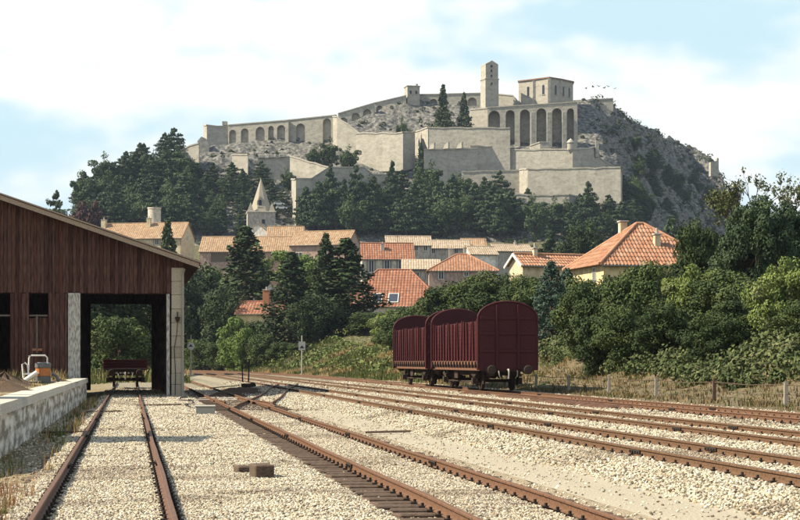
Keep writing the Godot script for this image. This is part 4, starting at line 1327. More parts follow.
	rampart("recessed grey wall left of the great lower bastion", [[[Vector3(23.60, 74.13, -685.23), Vector3(23.56, 63.74, -684.00)], [Vector3(45.43, 74.60, -684.30), Vector3(45.34, 63.65, -683.00)]]], M.fort)
	rampart("low dark footing wall under the recessed grey wall", [[[Vector3(22.77, 62.75, -660.92), Vector3(22.73, 54.97, -660.00)], [Vector3(37.51, 63.39, -661.90), Vector3(37.46, 55.78, -661.00)]]], M.fort)
	rampart("low footing wall under the great lower bastion", [[[Vector3(37.17, 62.65, -655.87), Vector3(37.12, 55.29, -655.00)], [Vector3(61.20, 62.28, -651.87), Vector3(61.12, 54.96, -651.00)]], [[Vector3(61.20, 62.27, -651.78), Vector3(61.12, 55.69, -651.00)], [Vector3(74.59, 62.36, -664.66), Vector3(74.52, 56.76, -664.00)]]], M.fort)
	# --- left outworks
	rampart("big dark shaded rampart behind the cedars with one bright narrow edge", [[[Vector3(-40.11, 69.27, -665.48), Vector3(-40.02, 56.76, -664.00)], [Vector3(-37.81, 68.34, -654.48), Vector3(-37.73, 55.85, -653.00)]], [[Vector3(-37.82, 68.35, -654.57), Vector3(-37.73, 55.13, -653.00)], [Vector3(-32.46, 68.55, -656.57), Vector3(-32.39, 55.29, -655.00)], [Vector3(-26.00, 73.02, -659.08), Vector3(-25.91, 55.45, -657.00)], [Vector3(-13.26, 73.45, -663.09), Vector3(-13.22, 55.78, -661.00)], [Vector3(-9.96, 70.76, -663.77), Vector3(-9.93, 55.86, -662.00)], [Vector3(-4.44, 70.96, -665.68), Vector3(-4.43, 56.76, -664.00)]]], M.fort)
	rampart("sunlit sloping outwork wall above the shaded rampart", [[[Vector3(-42.23, 80.69, -691.03), Vector3(-42.17, 71.95, -690.00)], [Vector3(-26.77, 75.13, -678.61), Vector3(-26.74, 69.98, -678.00)]]], M.fort)
	r = rampart("low grey wall with ragged top left of the sloping outwork", [[[Vector3(-54.84, 80.58, -695.16), Vector3(-54.75, 70.81, -694.00)], [Vector3(-42.61, 81.20, -697.21), Vector3(-42.53, 71.01, -696.00)]]], M.fort)
	for q in [Vector3(-53.21, 80.45, -694.00), Vector3(-49.78, 80.60, -694.60), Vector3(-45.59, 80.88, -695.40)]:
		b = MB.new()
		b.cbox(Vector3(-1.1, -0.3, -1.4), Vector3(1.1, 0.9, -0.1), 0.1, Transform3D(Basis.IDENTITY, q - r.position))
		put(b, "merlon", M.fort, r)
	rampart("short sunlit wall fragment among the trees below the curtain wall", [[[Vector3(-65.76, 82.82, -704.56), Vector3(-65.71, 78.07, -704.00)], [Vector3(-59.07, 82.25, -699.56), Vector3(-59.03, 77.52, -699.00)]]], M.fort)
	rampart("bright wall fragment showing between the pines at the citadel end", [[[Vector3(-85.62, 84.30, -703.75), Vector3(-85.53, 77.96, -703.00)], [Vector3(-81.90, 86.04, -701.98), Vector3(-81.78, 77.74, -701.00)], [Vector3(-78.18, 86.78, -700.10), Vector3(-78.06, 77.52, -699.00)]]], M.fort)
	rampart("pale broken wall base between the dark cedars", [[[Vector3(5.23, 64.37, -672.43), Vector3(5.23, 60.79, -672.00)], [Vector3(10.40, 64.38, -668.47), Vector3(10.39, 60.44, -668.00)]]], M.fort)
	t = thing("standing_stone_wall", "dark jagged wall stub beside the curtain wall end", "wall")
	b = MB.new()
	b.extrude(PackedVector2Array([Vector2(-2.6, -5), Vector2(2.6, -5), Vector2(2.4, 3), Vector2(1.2, 5.4), Vector2(-0.6, 6.2), Vector2(-2.2, 4.4)]), Vector3(-79.02, 85.63, -722.00), Vector3.RIGHT, Vector3.UP, Vector3(0, 0, -2.5))
	put(b, "wall", M.fort, t)
	# --- ruined wall top at the far end of the cliff
	t = thing("cliff_ruin", "small ruined wall stump on the end of the cliff", "wall", Vector3(143.96, 92.00, -820.00), 0.2)
	b = MB.new()
	b.extrude(PackedVector2Array([Vector2(-2.6, -6), Vector2(1.2, -6), Vector2(1.2, 2.2), Vector2(0.5, 2.4), Vector2(0.3, 1.0), Vector2(-2.6, 0.4)]), Vector3.ZERO, Vector3.RIGHT, Vector3.UP, Vector3(0, 0, -2.5))
	put(b, "wall", M.fort, t)
	# --- birds off the chapel end
	var bm := MB.new()
	bm.tube([Vector3(-0.5, 0, 0), Vector3(0, 0.03, 0), Vector3(0.5, 0, 0)], [0.03, 0.16, 0.02], 6)
	var bird0: Node3D = null
	for q in [Vector3(66.13, 98.69, -640.00), Vector3(68.62, 99.22, -640.00), Vector3(70.76, 99.40, -640.00), Vector3(72.53, 98.87, -640.00), Vector3(74.13, 99.36, -640.00), Vector3(76.27, 98.65, -640.00)]:
		if bird0 == null:
			bird0 = thing("bird", "tiny dark bird gliding in the flock beside the chapel", "bird", q, 0.3, "birds in the flock")
			put(bm, "body", M.black, bird0)
			for s in [-1.0, 1.0]:
				var wm := MB.new()
				wm.hexa([Vector3(0.2, 0, 0.1 * s), Vector3(-0.2, 0, 0.1 * s), Vector3(-0.25, 0.35, 0.75 * s), Vector3(0.05, 0.36, 0.75 * s), Vector3(0.2, 0.04, 0.1 * s), Vector3(-0.2, 0.04, 0.1 * s), Vector3(-0.25, 0.38, 0.75 * s), Vector3(0.05, 0.39, 0.75 * s)])
				put(wm, "wing", M.black, bird0)
		else: dup(bird0, q, 0.2 + q.x, Vector3.ONE * (0.7 + 0.5 * abs(sin(q.x * 3.0))))


# ---------------------------------------------------------------- houses
const TILE_RED := [Color(0.33, 0.145, 0.09), Color(0.36, 0.17, 0.11), Color(0.28, 0.13, 0.085), Color(0.36, 0.21, 0.145)]
const TILE_ORANGE := [Color(0.37, 0.185, 0.11), Color(0.41, 0.22, 0.14), Color(0.31, 0.15, 0.09), Color(0.41, 0.27, 0.19)]
const TILE_TAN := [Color(0.40, 0.26, 0.16), Color(0.44, 0.30, 0.19), Color(0.34, 0.235, 0.16), Color(0.46, 0.36, 0.25)]
const TILE_PALE := [Color(0.46, 0.36, 0.26), Color(0.50, 0.405, 0.30), Color(0.40, 0.32, 0.235), Color(0.46, 0.395, 0.32)]
var house_rng := RandomNumberGenerator.new()

# one slope of curved tiles: ridge a-b above eave d-c
func tiles(mb: MB, a: Vector3, b: Vector3, c: Vector3, d: Vector3, cols: Array, tw: float, rows: int, lift: float) -> void:
	var ex := (c - d).normalized()
	var up := (c - d).cross(a - d)
	if up.y < 0: up = -up
	up = up.normalized()
	var n := int(ceil((c - d).length() / tw))
	for r in rows:
		var t0 := float(r) / rows
		var t1 := float(r + 1) / rows + 0.12 / rows
		var l0 := a.lerp(d, t0)
		var l1 := a.lerp(d, t1)
		var r0 := b.lerp(c, t0)
		var r1 := b.lerp(c, t1)
		var u0a := (l0 - d).dot(ex)
		var u0b := (r0 - d).dot(ex)
		var u1a := (l1 - d).dot(ex)
		var u1b := (r1 - d).dot(ex)
		for k in n:
			mb.col = cols[1].lerp(pick(cols, house_rng), 0.55) * house_rng.randf_range(0.8, 1.02)
			for h in 2:
				var ua := (k + h * 0.5) * tw
				var ub := (k + h * 0.5 + 0.5) * tw
				if ub <= u1a or ua >= u1b: continue
				var ha := lift if h == 1 else 0.0
				var hb := 0.0 if h == 1 else lift
				var p0: Vector3 = l0 + ex * (clamp(ua, u0a, u0b) - u0a) + up * ha
				var p1: Vector3 = l0 + ex * (clamp(ub, u0a, u0b) - u0a) + up * hb
				var p2: Vector3 = l1 + ex * (clamp(ub, u1a, u1b) - u1a) + up * (hb + lift * 0.6)
				var p3: Vector3 = l1 + ex * (clamp(ua, u1a, u1b) - u1a) + up * (ha + lift * 0.6)
				mb.quad_to(p0, p1, p2, p3, up)

func window(t: Node3D, x: float, y: float, w: float, h: float, face: int, hw: float, hd: float, shut := false) -> void:
	# face 0 front, 1 left end, 2 right end
	var b := Basis.IDENTITY
	var o := Vector3(x, y, hd)
	if face == 1:
		b = Basis(Vector3.UP, -PI / 2)
		o = Vector3(-hw, y, x)
	elif face == 2:
		b = Basis(Vector3.UP, PI / 2)
		o = Vector3(hw, y, x)
	var tr := Transform3D(b, o)
	var fr := MB.new()
	for q in [[-w / 2 - 0.09, -0.09, -w / 2, h + 0.09], [w / 2, -0.09, w / 2 + 0.09, h + 0.09], [-w / 2, h, w / 2, h + 0.09], [-w / 2, -0.09, w / 2, 0.0], [-0.04, 0, 0.04, h]]:
		fr.box(Vector3(q[0], q[1], -0.1), Vector3(q[2], q[3], 0.06), tr)
	var f := put(fr, "window", M.frame, t)
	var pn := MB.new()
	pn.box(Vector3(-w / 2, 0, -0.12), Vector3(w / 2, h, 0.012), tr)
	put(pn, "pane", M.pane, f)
	if shut:
		for s in [-1.0, 1.0]:
			var sh := MB.new()
			sh.box(Vector3(s * (w * 0.75 + 0.1) - w / 4, -0.05, 0.003), Vector3(s * (w * 0.75 + 0.1) + w / 4, h + 0.05, 0.07), tr)
			put(sh, "shutter", M.shutter, f)

func chimney(t: Node3D, at: Vector3, w: float, h: float, m: Material, pots := true) -> void:
	var c := MB.new()
	c.cbox(Vector3(-w / 2, -1.2, -w / 2), Vector3(w / 2, h, w / 2), 0.03, Transform3D(Basis.IDENTITY, at))
	var o := put(c, "chimney", m, t)
	var k := MB.new()
	k.cbox(Vector3(-w / 2 - 0.08, h + 0.003, -w / 2 - 0.08), Vector3(w / 2 + 0.08, h + 0.14, w / 2 + 0.08), 0.02, Transform3D(Basis.IDENTITY, at))
	if pots: k.tube([at + Vector3(0, h + 0.14, 0), at + Vector3(0, h + 0.6, 0)], [0.13, 0.1], 8)
	put(k, "chimney_cap", M.plaster_grey, o)

# ridge along local x; front wall on local +z. shape: "gable", "hip", "mono" (one slope down to the front)
func house(label: String, cx: float, z: float, hw: float, hd: float, eave: float, ridge: float, yaw: float, wall: Material, cols: Array, shape := "gable", hip := 0.0, tw := 0.5, over := 0.4) -> Node3D:
	var g: float = min(ground_y(cx, z), eave - 3.0) - 1.0
	var t := thing("house", label, "house", Vector3(cx, g, -z), yaw)
	var e := eave - g
	var r := ridge - g
	var w := MB.new()
	if shape == "gable":
		w.extrude(PackedVector2Array([Vector2(-hd, 0), Vector2(hd, 0), Vector2(hd, e - 0.05), Vector2(0, r - 0.08), Vector2(-hd, e - 0.05)]), Vector3(-hw, 0, 0), Vector3(0, 0, 1), Vector3.UP, Vector3(2 * hw, 0, 0))
	elif shape == "mono":
		w.extrude(PackedVector2Array([Vector2(-hd, 0), Vector2(hd, 0), Vector2(hd, e - 0.05), Vector2(-hd, r - 0.08)]), Vector3(-hw, 0, 0), Vector3(0, 0, 1), Vector3.UP, Vector3(2 * hw, 0, 0))
	else:
		w.box(Vector3(-hw, 0, -hd), Vector3(hw, e - 0.02, hd))
	put(w, "wall", wall, t)
	var sl := (r - e) / hd * over
	var rm := MB.new()
	var rows := int(clamp(Vector2(hd, r - e).length() / 0.55, 4, 14))
	var ox := over * 0.6
	if shape == "gable":
		for s in [1.0, -1.0]:
			tiles(rm, Vector3(-hw - ox, r, 0), Vector3(hw + ox, r, 0), Vector3(hw + ox, e - sl, s * (hd + over)), Vector3(-hw - ox, e - sl, s * (hd + over)), cols, tw, rows, 0.08)
		for s in [-1.0, 1.0]:
			rm.col = cols[0]
			rm.hexa([Vector3(s * (hw + ox), e - sl - 0.14, hd + over), Vector3(s * (hw + ox), r - 0.14, 0), Vector3(s * (hw + ox), r - 0.15, -0.01), Vector3(s * (hw + ox), e - sl - 0.14, hd + over - 0.05), Vector3(s * (hw + ox), e - sl + 0.03, hd + over), Vector3(s * (hw + ox), r + 0.03, 0), Vector3(s * (hw + ox), r + 0.03, -0.01), Vector3(s * (hw + ox), e - sl + 0.03, hd + over - 0.05)])
	elif shape == "mono":
		tiles(rm, Vector3(-hw - ox, r, -hd), Vector3(hw + ox, r, -hd), Vector3(hw + ox, e - sl * 0.5, hd + over), Vector3(-hw - ox, e - sl * 0.5, hd + over), cols, tw, rows, 0.08)
	else:
		var rl := hw - hip
		for s in [1.0, -1.0]:
			tiles(rm, Vector3(-rl, r, 0), Vector3(rl, r, 0), Vector3(hw + over, e - sl, s * (hd + over)), Vector3(-hw - over, e - sl, s * (hd + over)), cols, tw, rows, 0.08)
			tiles(rm, Vector3(s * rl, r, 0), Vector3(s * rl, r, 0), Vector3(s * (hw + over), e - sl, hd + over), Vector3(s * (hw + over), e - sl, -hd - over), cols, tw, rows, 0.08)
		for s in [-1.0, 1.0]:
			for q in [-1.0, 1.0]:
				rm.col = cols[1]
				rm.tube([Vector3(s * rl, r + 0.08, 0), Vector3(s * (hw + over), e - sl + 0.1, q * (hd + over))], [0.14, 0.14], 6)
	rm.col = cols[1]
	if shape != "mono": rm.tube([Vector3(-hw - ox if shape == "gable" else -hw + hip, r + 0.08, 0), Vector3(hw + ox if shape == "gable" else hw - hip + 0.01, r + 0.08, 0)], [0.15, 0.15], 6)
	put(rm, "roof", M.tile, t)
	var gt := MB.new()
	gt.tube([Vector3(-hw - ox, e - sl - 0.05, hd + over + 0.06), Vector3(hw + ox, e - sl - 0.08, hd + over + 0.06)], [0.07, 0.07], 6)
	gt.tube([Vector3(hw - 0.3, e - sl - 0.1, hd + over), Vector3(hw - 0.25, e - sl - 0.7, hd + 0.08), Vector3(hw - 0.25, 0.2, hd + 0.08)], [0.05, 0.05, 0.05], 6)
	put(gt, "gutter", M.shutter, t)
	if shape == "gable" and z > 300.0 and int(cx * 7.0) % 2 == 0:
		var an := MB.new()
		an.tube([Vector3(hw * 0.4, r - 0.2, 0), Vector3(hw * 0.4, r + 2.2, 0)], [0.04, 0.03], 5)
		for q in 4: an.tube([Vector3(hw * 0.4 - 0.45 + q * 0.06, r + 1.3 + q * 0.25, 0), Vector3(hw * 0.4 + 0.45 - q * 0.06, r + 1.3 + q * 0.25, 0)], [0.025, 0.025], 4)
		put(an, "aerial", M.iron, t)
	# boarded eaves
	var ev := MB.new()
	ev.box(Vector3(-hw - ox + 0.02, e - sl - 0.12, hd + 0.01), Vector3(hw + ox - 0.02, e - sl - 0.01, hd + over - 0.02))
	put(ev, "eaves", M.shutter, t)
	return t

func build_town() -> void:
	house_rng.seed = 77
	var t: Node3D
	# long farmhouse behind the shed roof
	t = house("long pale house with a tan tiled roof rising behind the shed roof", -60.68, 430, 10.6, 4.6, 31.03, 34.65, -0.22, M.plaster_cream, TILE_TAN)
	chimney(t, Vector3(-10.2, 33.33 - t.position.y, 1.0), 1.1, 2.2, M.plaster_cream)
	chimney(t, Vector3(1.2, 33.33 - t.position.y, 1.0), 0.9, 2.4, M.plaster_cream)
	for x in [-7.5, -4.0, 4.5, 7.5]: window(t, x, 29.25 - t.position.y, 0.8, 1.3, 0, 10.6, 4.6, true)
	window(t, 0.5, 30.44 - t.position.y, 0.7, 1.1, 2, 10.6, 4.6)
	var rt := thing("round_tower", "pale round plastered tower standing behind the long house", "tower", Vector3(-60.69, 33.69, -445.00))
	var b := MB.new()
	var up := Basis(Vector3(0, 1, 0), Vector3(-1, 0, 0), Vector3(0, 0, 1))
	b.lathe([Vector2(-8, 1.65), Vector2(5.6, 1.6), Vector2(5.7, 1.72), Vector2(6.0, 1.72), Vector2(6.0, 1.3), Vector2(5.7, 1.3), Vector2(5.7, 0)], Transform3D(up, Vector3.ZERO), 20)
	put(b, "wall", M.plaster_pale, rt)
	# low tan roofs before the church
	t = house("long low building with a wide tan roof and a dark open bay", -34.77, 420, 11.2, 5.0, 27.28, 30.73, -0.05, M.plaster_rose, TILE_TAN)
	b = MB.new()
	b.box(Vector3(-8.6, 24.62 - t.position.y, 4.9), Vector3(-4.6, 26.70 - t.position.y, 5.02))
	put(b, "bay_shade_slab", M.oldwood, t)  # dark slab standing in for the shade inside the open bay
	for x in [-1.5, 2.5, 6.5]: window(t, x, 25.55 - t.position.y, 0.8, 1.2, 0, 11.2, 5.0, true)
	t = house("tan roofed house with a plain cream gable beside the long low building", -16.88, 405, 6.9, 4.4, 27.91, 30.94, -0.3, M.plaster_rose, TILE_TAN)
	window(t, -4.6, 24.91 - t.position.y, 1.5, 1.1, 0, 6.9, 4.4)
	window(t, 1.6, 25.13 - t.position.y, 0.9, 1.3, 0, 6.9, 4.4)
	house("small house with a tan roof just in front of the church", -27.87, 440, 4.3, 3.2, 32.39, 34.56, 0.0, M.plaster_cream, TILE_TAN)
	house("little white gabled building at the foot of the church tower", -34.75, 450, 3.0, 2.2, 34.23, 36.05, 1.4, M.plaster_white, TILE_PALE)
	# church
	t = thing("church_tower", "grey stone church tower with a pointed spire and corner pinnacles", "church", Vector3(-36.29, 36.27, -470.00), 0.12)
	b = MB.new()
	b.box(Vector3(-3.6, -14, -3.6), Vector3(3.6, 40.31 - 36.27, 3.6))
	put(b, "tower", M.plaster_grey, t)
	var by := 40.31 - 36.27
	var sh := 49.58 - 40.31
	b = MB.new()
	b.cbox(Vector3(-3.8, by + 0.003, -3.8), Vector3(3.8, by + 0.35, 3.8), 0.05)
	put(b, "cornice", M.plaster_pale, t)
	b = MB.new()
	for q in 8:
		var a0 := TAU * (q + 0.5) / 8
		var a1 := TAU * (q + 1.5) / 8
		b.tri_to(Vector3(cos(a0) * 3.1, by + 0.352, sin(a0) * 3.1), Vector3(cos(a1) * 3.1, by + 0.352, sin(a1) * 3.1), Vector3(0, by + sh, 0), Vector3(cos(a0 + 0.39), 0.2, sin(a0 + 0.39)))
	put(b, "spire", M.spire, t)
	for q in 4:
		var a := TAU * (q + 0.5) / 4
		var p := Vector3(cos(a) * 3.9, by + 0.352, sin(a) * 3.9)
		b = MB.new()
		for k in 4:
			var c0 := TAU * k / 4 + 0.78
			var c1 := c0 + PI / 2
			b.tri_to(p + Vector3(cos(c0) * 1.1, 0, sin(c0) * 1.1), p + Vector3(cos(c1) * 1.1, 0, sin(c1) * 1.1), p + Vector3(0, 2.4, 0), Vector3(cos(c0 + 0.78), 0.3, sin(c0 + 0.78)))
		put(b, "pinnacle", M.spire, t)
	for q in [Vector3(-0.3, by + 1.5, 2.35), Vector3(0.5, 0.9, 3.6)]:
		arched_window(t, q, 0.8, 1.9 if q.y > 3 else 1.4, Vector3(0, 0, 1))
	b = MB.new()
	b.extrude(PackedVector2Array([Vector2(-0.8, -0.3), Vector2(0.8, -0.3), Vector2(0.8, 2.2), Vector2(0, 3.6), Vector2(-0.8, 2.2)]), Vector3(-0.3, by + 0.8, 2.3), Vector3.RIGHT, Vector3.UP, Vector3(0, 0, -1.8))
	put(b, "dormer", M.spire, t)
	# town houses in the middle
	t = house("cream house with an orange red roof and a row of tall shuttered windows", -2.69, 372, 5.3, 3.6, 22.96, 26.08, 0.06, M.plaster_pale, TILE_RED)
	for x in [-3.4, -0.2, 2.7]: window(t, x, 20.00 - t.position.y, 0.9, 2.4, 0, 5.3, 3.6, true)
	chimney(t, Vector3(-1.0, 24.21 - t.position.y, 1.6), 0.7, 1.6, M.plaster_pale)
	t = house("grey fronted house with a pale roof and two small square windows", 1.87, 420, 5.2, 3.2, 28.79, 30.85, 0.08, M.plaster_grey, TILE_PALE)
	for x in [1.6, 3.8]: window(t, x, 27.40 - t.position.y, 0.8, 1.1, 0, 5.2, 3.2)
	t = house("pale rendered terrace house with a weathered tan roof behind the hipped roof", 11.52, 432, 5.0, 3.2, 28.85, 30.72, 0.02, M.plaster_grey, TILE_PALE)
	for x in [-3.6, 1.8]: window(t, x, 27.42 - t.position.y, 0.8, 1.2, 0, 5.0, 3.2)
	house("narrow pale house joined to the end of the tan terrace", 17.68, 436, 2.9, 3.2, 29.58, 31.35, 0.02, M.plaster_pale, TILE_TAN)
	t = house("small house with a white gable and light tan roof above the hipped roof", 18.00, 405, 3.1, 3.0, 25.81, 27.56, 0.25, M.plaster_white, TILE_PALE)
	t = house("white gabled house with grey front and salmon roof beside the cedars", 25.67, 420, 4.5, 3.0, 27.40, 28.98, 0.22, M.plaster_grey, TILE_PALE)
	chimney(t, Vector3(1.2, 28.51 - t.position.y, 0), 0.5, 0.9, M.plaster_pale)
	t = house("low grey annex with a pale lean-to roof next to the hipped house", 4.11, 352, 3.6, 3.0, 19.73, 21.84, 0.0, M.plaster_grey, TILE_PALE, "mono")
	window(t, -0.8, 17.99 - t.position.y, 0.7, 1.0, 0, 3.6, 3.0)
	window(t, 1.6, 17.70 - t.position.y, 0.8, 1.3, 0, 3.6, 3.0, true)
	t = house("broad house with a hipped orange roof and mauve grey wall", 11.54, 335, 6.2, 5.0, 18.57, 21.62, 0.0, M.plaster_rose, TILE_ORANGE, "hip", 5.2)
	window(t, 0.6, 17.38 - t.position.y, 0.7, 0.7, 0, 6.2, 5.0)
	for x in [-4.0, 3.8]: window(t, x, 16.83 - t.position.y, 0.8, 1.3, 0, 6.2, 5.0, true)
	chimney(t, Vector3(-2.0, 21.16 - t.position.y, -1.0), 0.9, 1.5, M.plaster_grey)
	chimney(t, Vector3(0.6, 21.16 - t.position.y, -1.4), 0.6, 1.7, M.plaster_pale)
	# red roof with two roof windows
	t = house("house with a big red hipped roof carrying two glass solar panels", -0.97, 292, 8.6, 5.6, 10.86, 16.56, -0.1, M.plaster_pale, TILE_RED, "hip", 6.0)
	var e := 10.86 - t.position.y
	var rise := (16.56 - 10.86)
	for x in [-2.2, 0.4]:
		var bs := Basis(Vector3.RIGHT, atan2(rise, 5.6))
		b = MB.new()
		b.cbox(Vector3(-0.85, 0.12, -1.05), Vector3(0.85, 0.2, 1.05), 0.02, Transform3D(bs, Vector3(x, e + rise * 0.16, 5.6 * 0.84)))
		var fr := put(b, "solar_panel", M.frame, t)
		b = MB.new()
		b.box(Vector3(-0.7, 0.203, -0.9), Vector3(0.7, 0.215, 0.9), Transform3D(bs, Vector3(x, e + rise * 0.16, 5.6 * 0.84)))
		put(b, "pane", M.panel, fr)
	# little house half hidden by the tall trees
	t = house("little red roofed house with a brick chimney half hidden among the tall trees", -22.23, 290, 3.6, 3.0, 9.53, 11.31, -0.12, M.plaster_yellow, TILE_RED)
	chimney(t, Vector3(0.9, 11.14 - t.position.y, 0.8), 1.0, 2.0, M.brick)
	t = house("white gable end showing behind the brick chimney", -20.50, 300, 2.6, 1.9, 12.76, 14.80, 1.25, M.plaster_white, TILE_TAN)
	# right-hand house and its outbuilding
	t = house("low outbuilding with orange roof and white bargeboards on its gable", 14.24, 172, 3.5, 1.5, 11.01, 11.90, 0.38, M.plaster_cream, TILE_ORANGE, "gable", 0.0, 0.3)
	for s in [-1.0, 1.0]:
		b = MB.new()
		var r := 11.90 - t.position.y
		var ee := 11.01 - t.position.y
		b.hexa([Vector3(-3.9, ee - 0.4, s * 1.85), Vector3(-3.9, r - 0.14, 0), Vector3(-3.78, r - 0.14, 0), Vector3(-3.78, ee - 0.4, s * 1.85), Vector3(-3.9, ee - 0.2, s * 1.95), Vector3(-3.9, r + 0.12, 0), Vector3(-3.78, r + 0.12, 0), Vector3(-3.78, ee - 0.2, s * 1.95)])
		put(b, "bargeboard", M.white, t)
	chimney(t, Vector3(-1.6, 11.55 - t.position.y, 0.2), 0.4, 0.9, M.plaster_cream)
	t = house("yellow house with a pyramid roof of orange tiles and tall chimneys above the bank", 20.00, 150, 4.7, 4.7, 9.83, 13.18, 0.2, M.plaster_yellow, TILE_ORANGE, "hip", 4.4, 0.30, 0.45)
	chimney(t, Vector3(-1.10, 12.12 - t.position.y, -1.24), 0.62, 1.3, M.plaster_cream, false)
	chimney(t, Vector3(0.52, 10.76 - t.position.y, 2.66), 0.5, 1.35, M.plaster_cream)
	window(t, 2.3, 8.17 - t.position.y, 0.7, 1.2, 1, 4.7, 4.7)
	window(t, -1.0, 8.17 - t.position.y, 0.8, 1.2, 0, 4.7, 4.7, true)
	b = MB.new()
	var yy := 11.03 - t.position.y
	b.cbox(Vector3(1.2, yy - 0.1, 2.3), Vector3(1.7, yy + 0.3, 2.75), 0.02)
	put(b, "roof_vent", M.shutter, t)
	# two pale cars on the road below the rampart
	for q in [[Vector3(-43.02, 57.09, -640.00), "small white car parked on the road below the shaded rampart"], [Vector3(-41.61, 54.99, -632.00), "small pale grey car parked in front of the white one below the rampart"]]:
		var cpos: Vector3 = q[0]
		t = thing("parked_car", q[1], "car", Vector3(cpos.x, cpos.y, cpos.z), 0.1)
		b = MB.new()
		b.extrude(PackedVector2Array([Vector2(-2, 0.3), Vector2(2, 0.3), Vector2(2, 0.8), Vector2(1.0, 0.92), Vector2(0.4, 1.4), Vector2(-1.3, 1.42), Vector2(-1.9, 0.95)]), Vector3(0, 0, 0.8), Vector3.RIGHT, Vector3.UP, Vector3(0, 0, -1.6))
		put(b, "body", M.white, t)
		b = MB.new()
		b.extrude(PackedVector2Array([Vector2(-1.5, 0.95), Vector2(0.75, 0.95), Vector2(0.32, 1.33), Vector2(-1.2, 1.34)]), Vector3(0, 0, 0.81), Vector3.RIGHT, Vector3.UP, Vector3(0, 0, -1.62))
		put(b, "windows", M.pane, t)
		for x in [-1.25, 1.25]:
			b = MB.new()
			b.lathe([Vector2(-0.85, 0), Vector2(-0.85, 0.32), Vector2(0.85, 0.32), Vector2(0.85, 0)], Transform3D(Basis(Vector3.UP, PI / 2), Vector3(x, 0.32, 0)), 12)
			put(b, "wheel", M.black, t)


# ---------------------------------------------------------------- trees and plants
func leaf_clump(mb: MB, ctr: Vector3, r: Vector3, n: int, size: float, cols: Array, rng: RandomNumberGenerator, fold := 0.25) -> void:
	var tint: Color = pick(cols, rng)
	for k in n:
		var d := Vector3(rng.randfn(), rng.randfn(), rng.randfn()).normalized()
		var p := ctr + d * r * pow(rng.randf_range(0.25, 1.0), 0.45)
		var nr := (d + Vector3(rng.randf_range(-0.8, 0.8), rng.randf_range(-0.5, 0.9), rng.randf_range(-0.8, 0.8))).normalized()
		var a := nr.cross(Vector3(rng.randfn(), rng.randfn(), rng.randfn())).normalized()
		var b := nr.cross(a)
		var s := size * rng.randf_range(0.6, 1.35)
		mb.col = tint.lerp(pick(cols, rng), 0.35) * rng.randf_range(0.75, 1.25)
		var q0 := p - a * s * 0.6
		var q2 := p + a * s * 0.6
		var q1 := p + b * s * 0.36 - nr * s * fold * 0.4
		var q3 := p - b * s * 0.36 - nr * s * fold * 0.4
		mb.tri(q0, q1, q2)
		mb.tri(q0, q2, q3)

func limb(mb: MB, a: Vector3, b: Vector3, r0: float, r1: float, rng: RandomNumberGenerator, sag := 0.08) -> void:
	var m := a.lerp(b, 0.5) + Vector3(rng.randf_range(-1, 1), rng.randf_range(0, 1), rng.randf_range(-1, 1)) * (b - a).length() * sag
	mb.tube([a, m, b], [r0, (r0 + r1) * 0.5, r1], 6, false)

func tree_node(called: String, label: String, category: String) -> Node3D:
	var o := Node3D.new()
	o.name = called
	tag(o, label, category)
	return o

# broadleaf: height h, crown radius r, crown starts at fraction f
func broad(h: float, r: float, f: float, clumps: int, leaves: int, size: float, cols: Array, sd: int, m: Material, spread := 0.25) -> Node3D:
	var rng := RandomNumberGenerator.new()
	rng.seed = sd
	var o := tree_node("tree", "", "tree")
	var tr := MB.new()
	var cr := MB.new()
	var base := h * f
	var cy := base + (h - base) * 0.5
	var ry := (h - base) * 0.5
	tr.tube([Vector3(0, -0.5, 0), Vector3(0.1, base * 0.6 + 0.3, 0.05), Vector3(0.0, cy, 0.1), Vector3(0.1, h * 0.8, 0)], [h * 0.032, h * 0.026, h * 0.016, h * 0.006], 8)
	for k in clumps:
		var d := Vector3(rng.randfn(), rng.randfn() * 0.9 + 0.12, rng.randfn()).normalized()
		var q := pow(rng.randf_range(0.2, 1.0), 0.5) * rng.randf_range(0.74, 0.98)
		var c := Vector3(d.x * r * q, cy + d.y * ry * q, d.z * r * q)
		var cs := rng.randf_range(0.7, 1.25) * spread
		leaf_clump(cr, c, Vector3(r * cs, ry * cs * 0.85, r * cs), int(leaves * rng.randf_range(0.7, 1.3)), size, cols, rng)
		if k % 3 == 0: limb(tr, Vector3(0, lerp(base * 0.7, cy, rng.randf()), 0), c, h * 0.011, h * 0.003, rng)
	put(tr, "trunk", M.bark, o)
	put(cr, "crown", m, o)
	return o

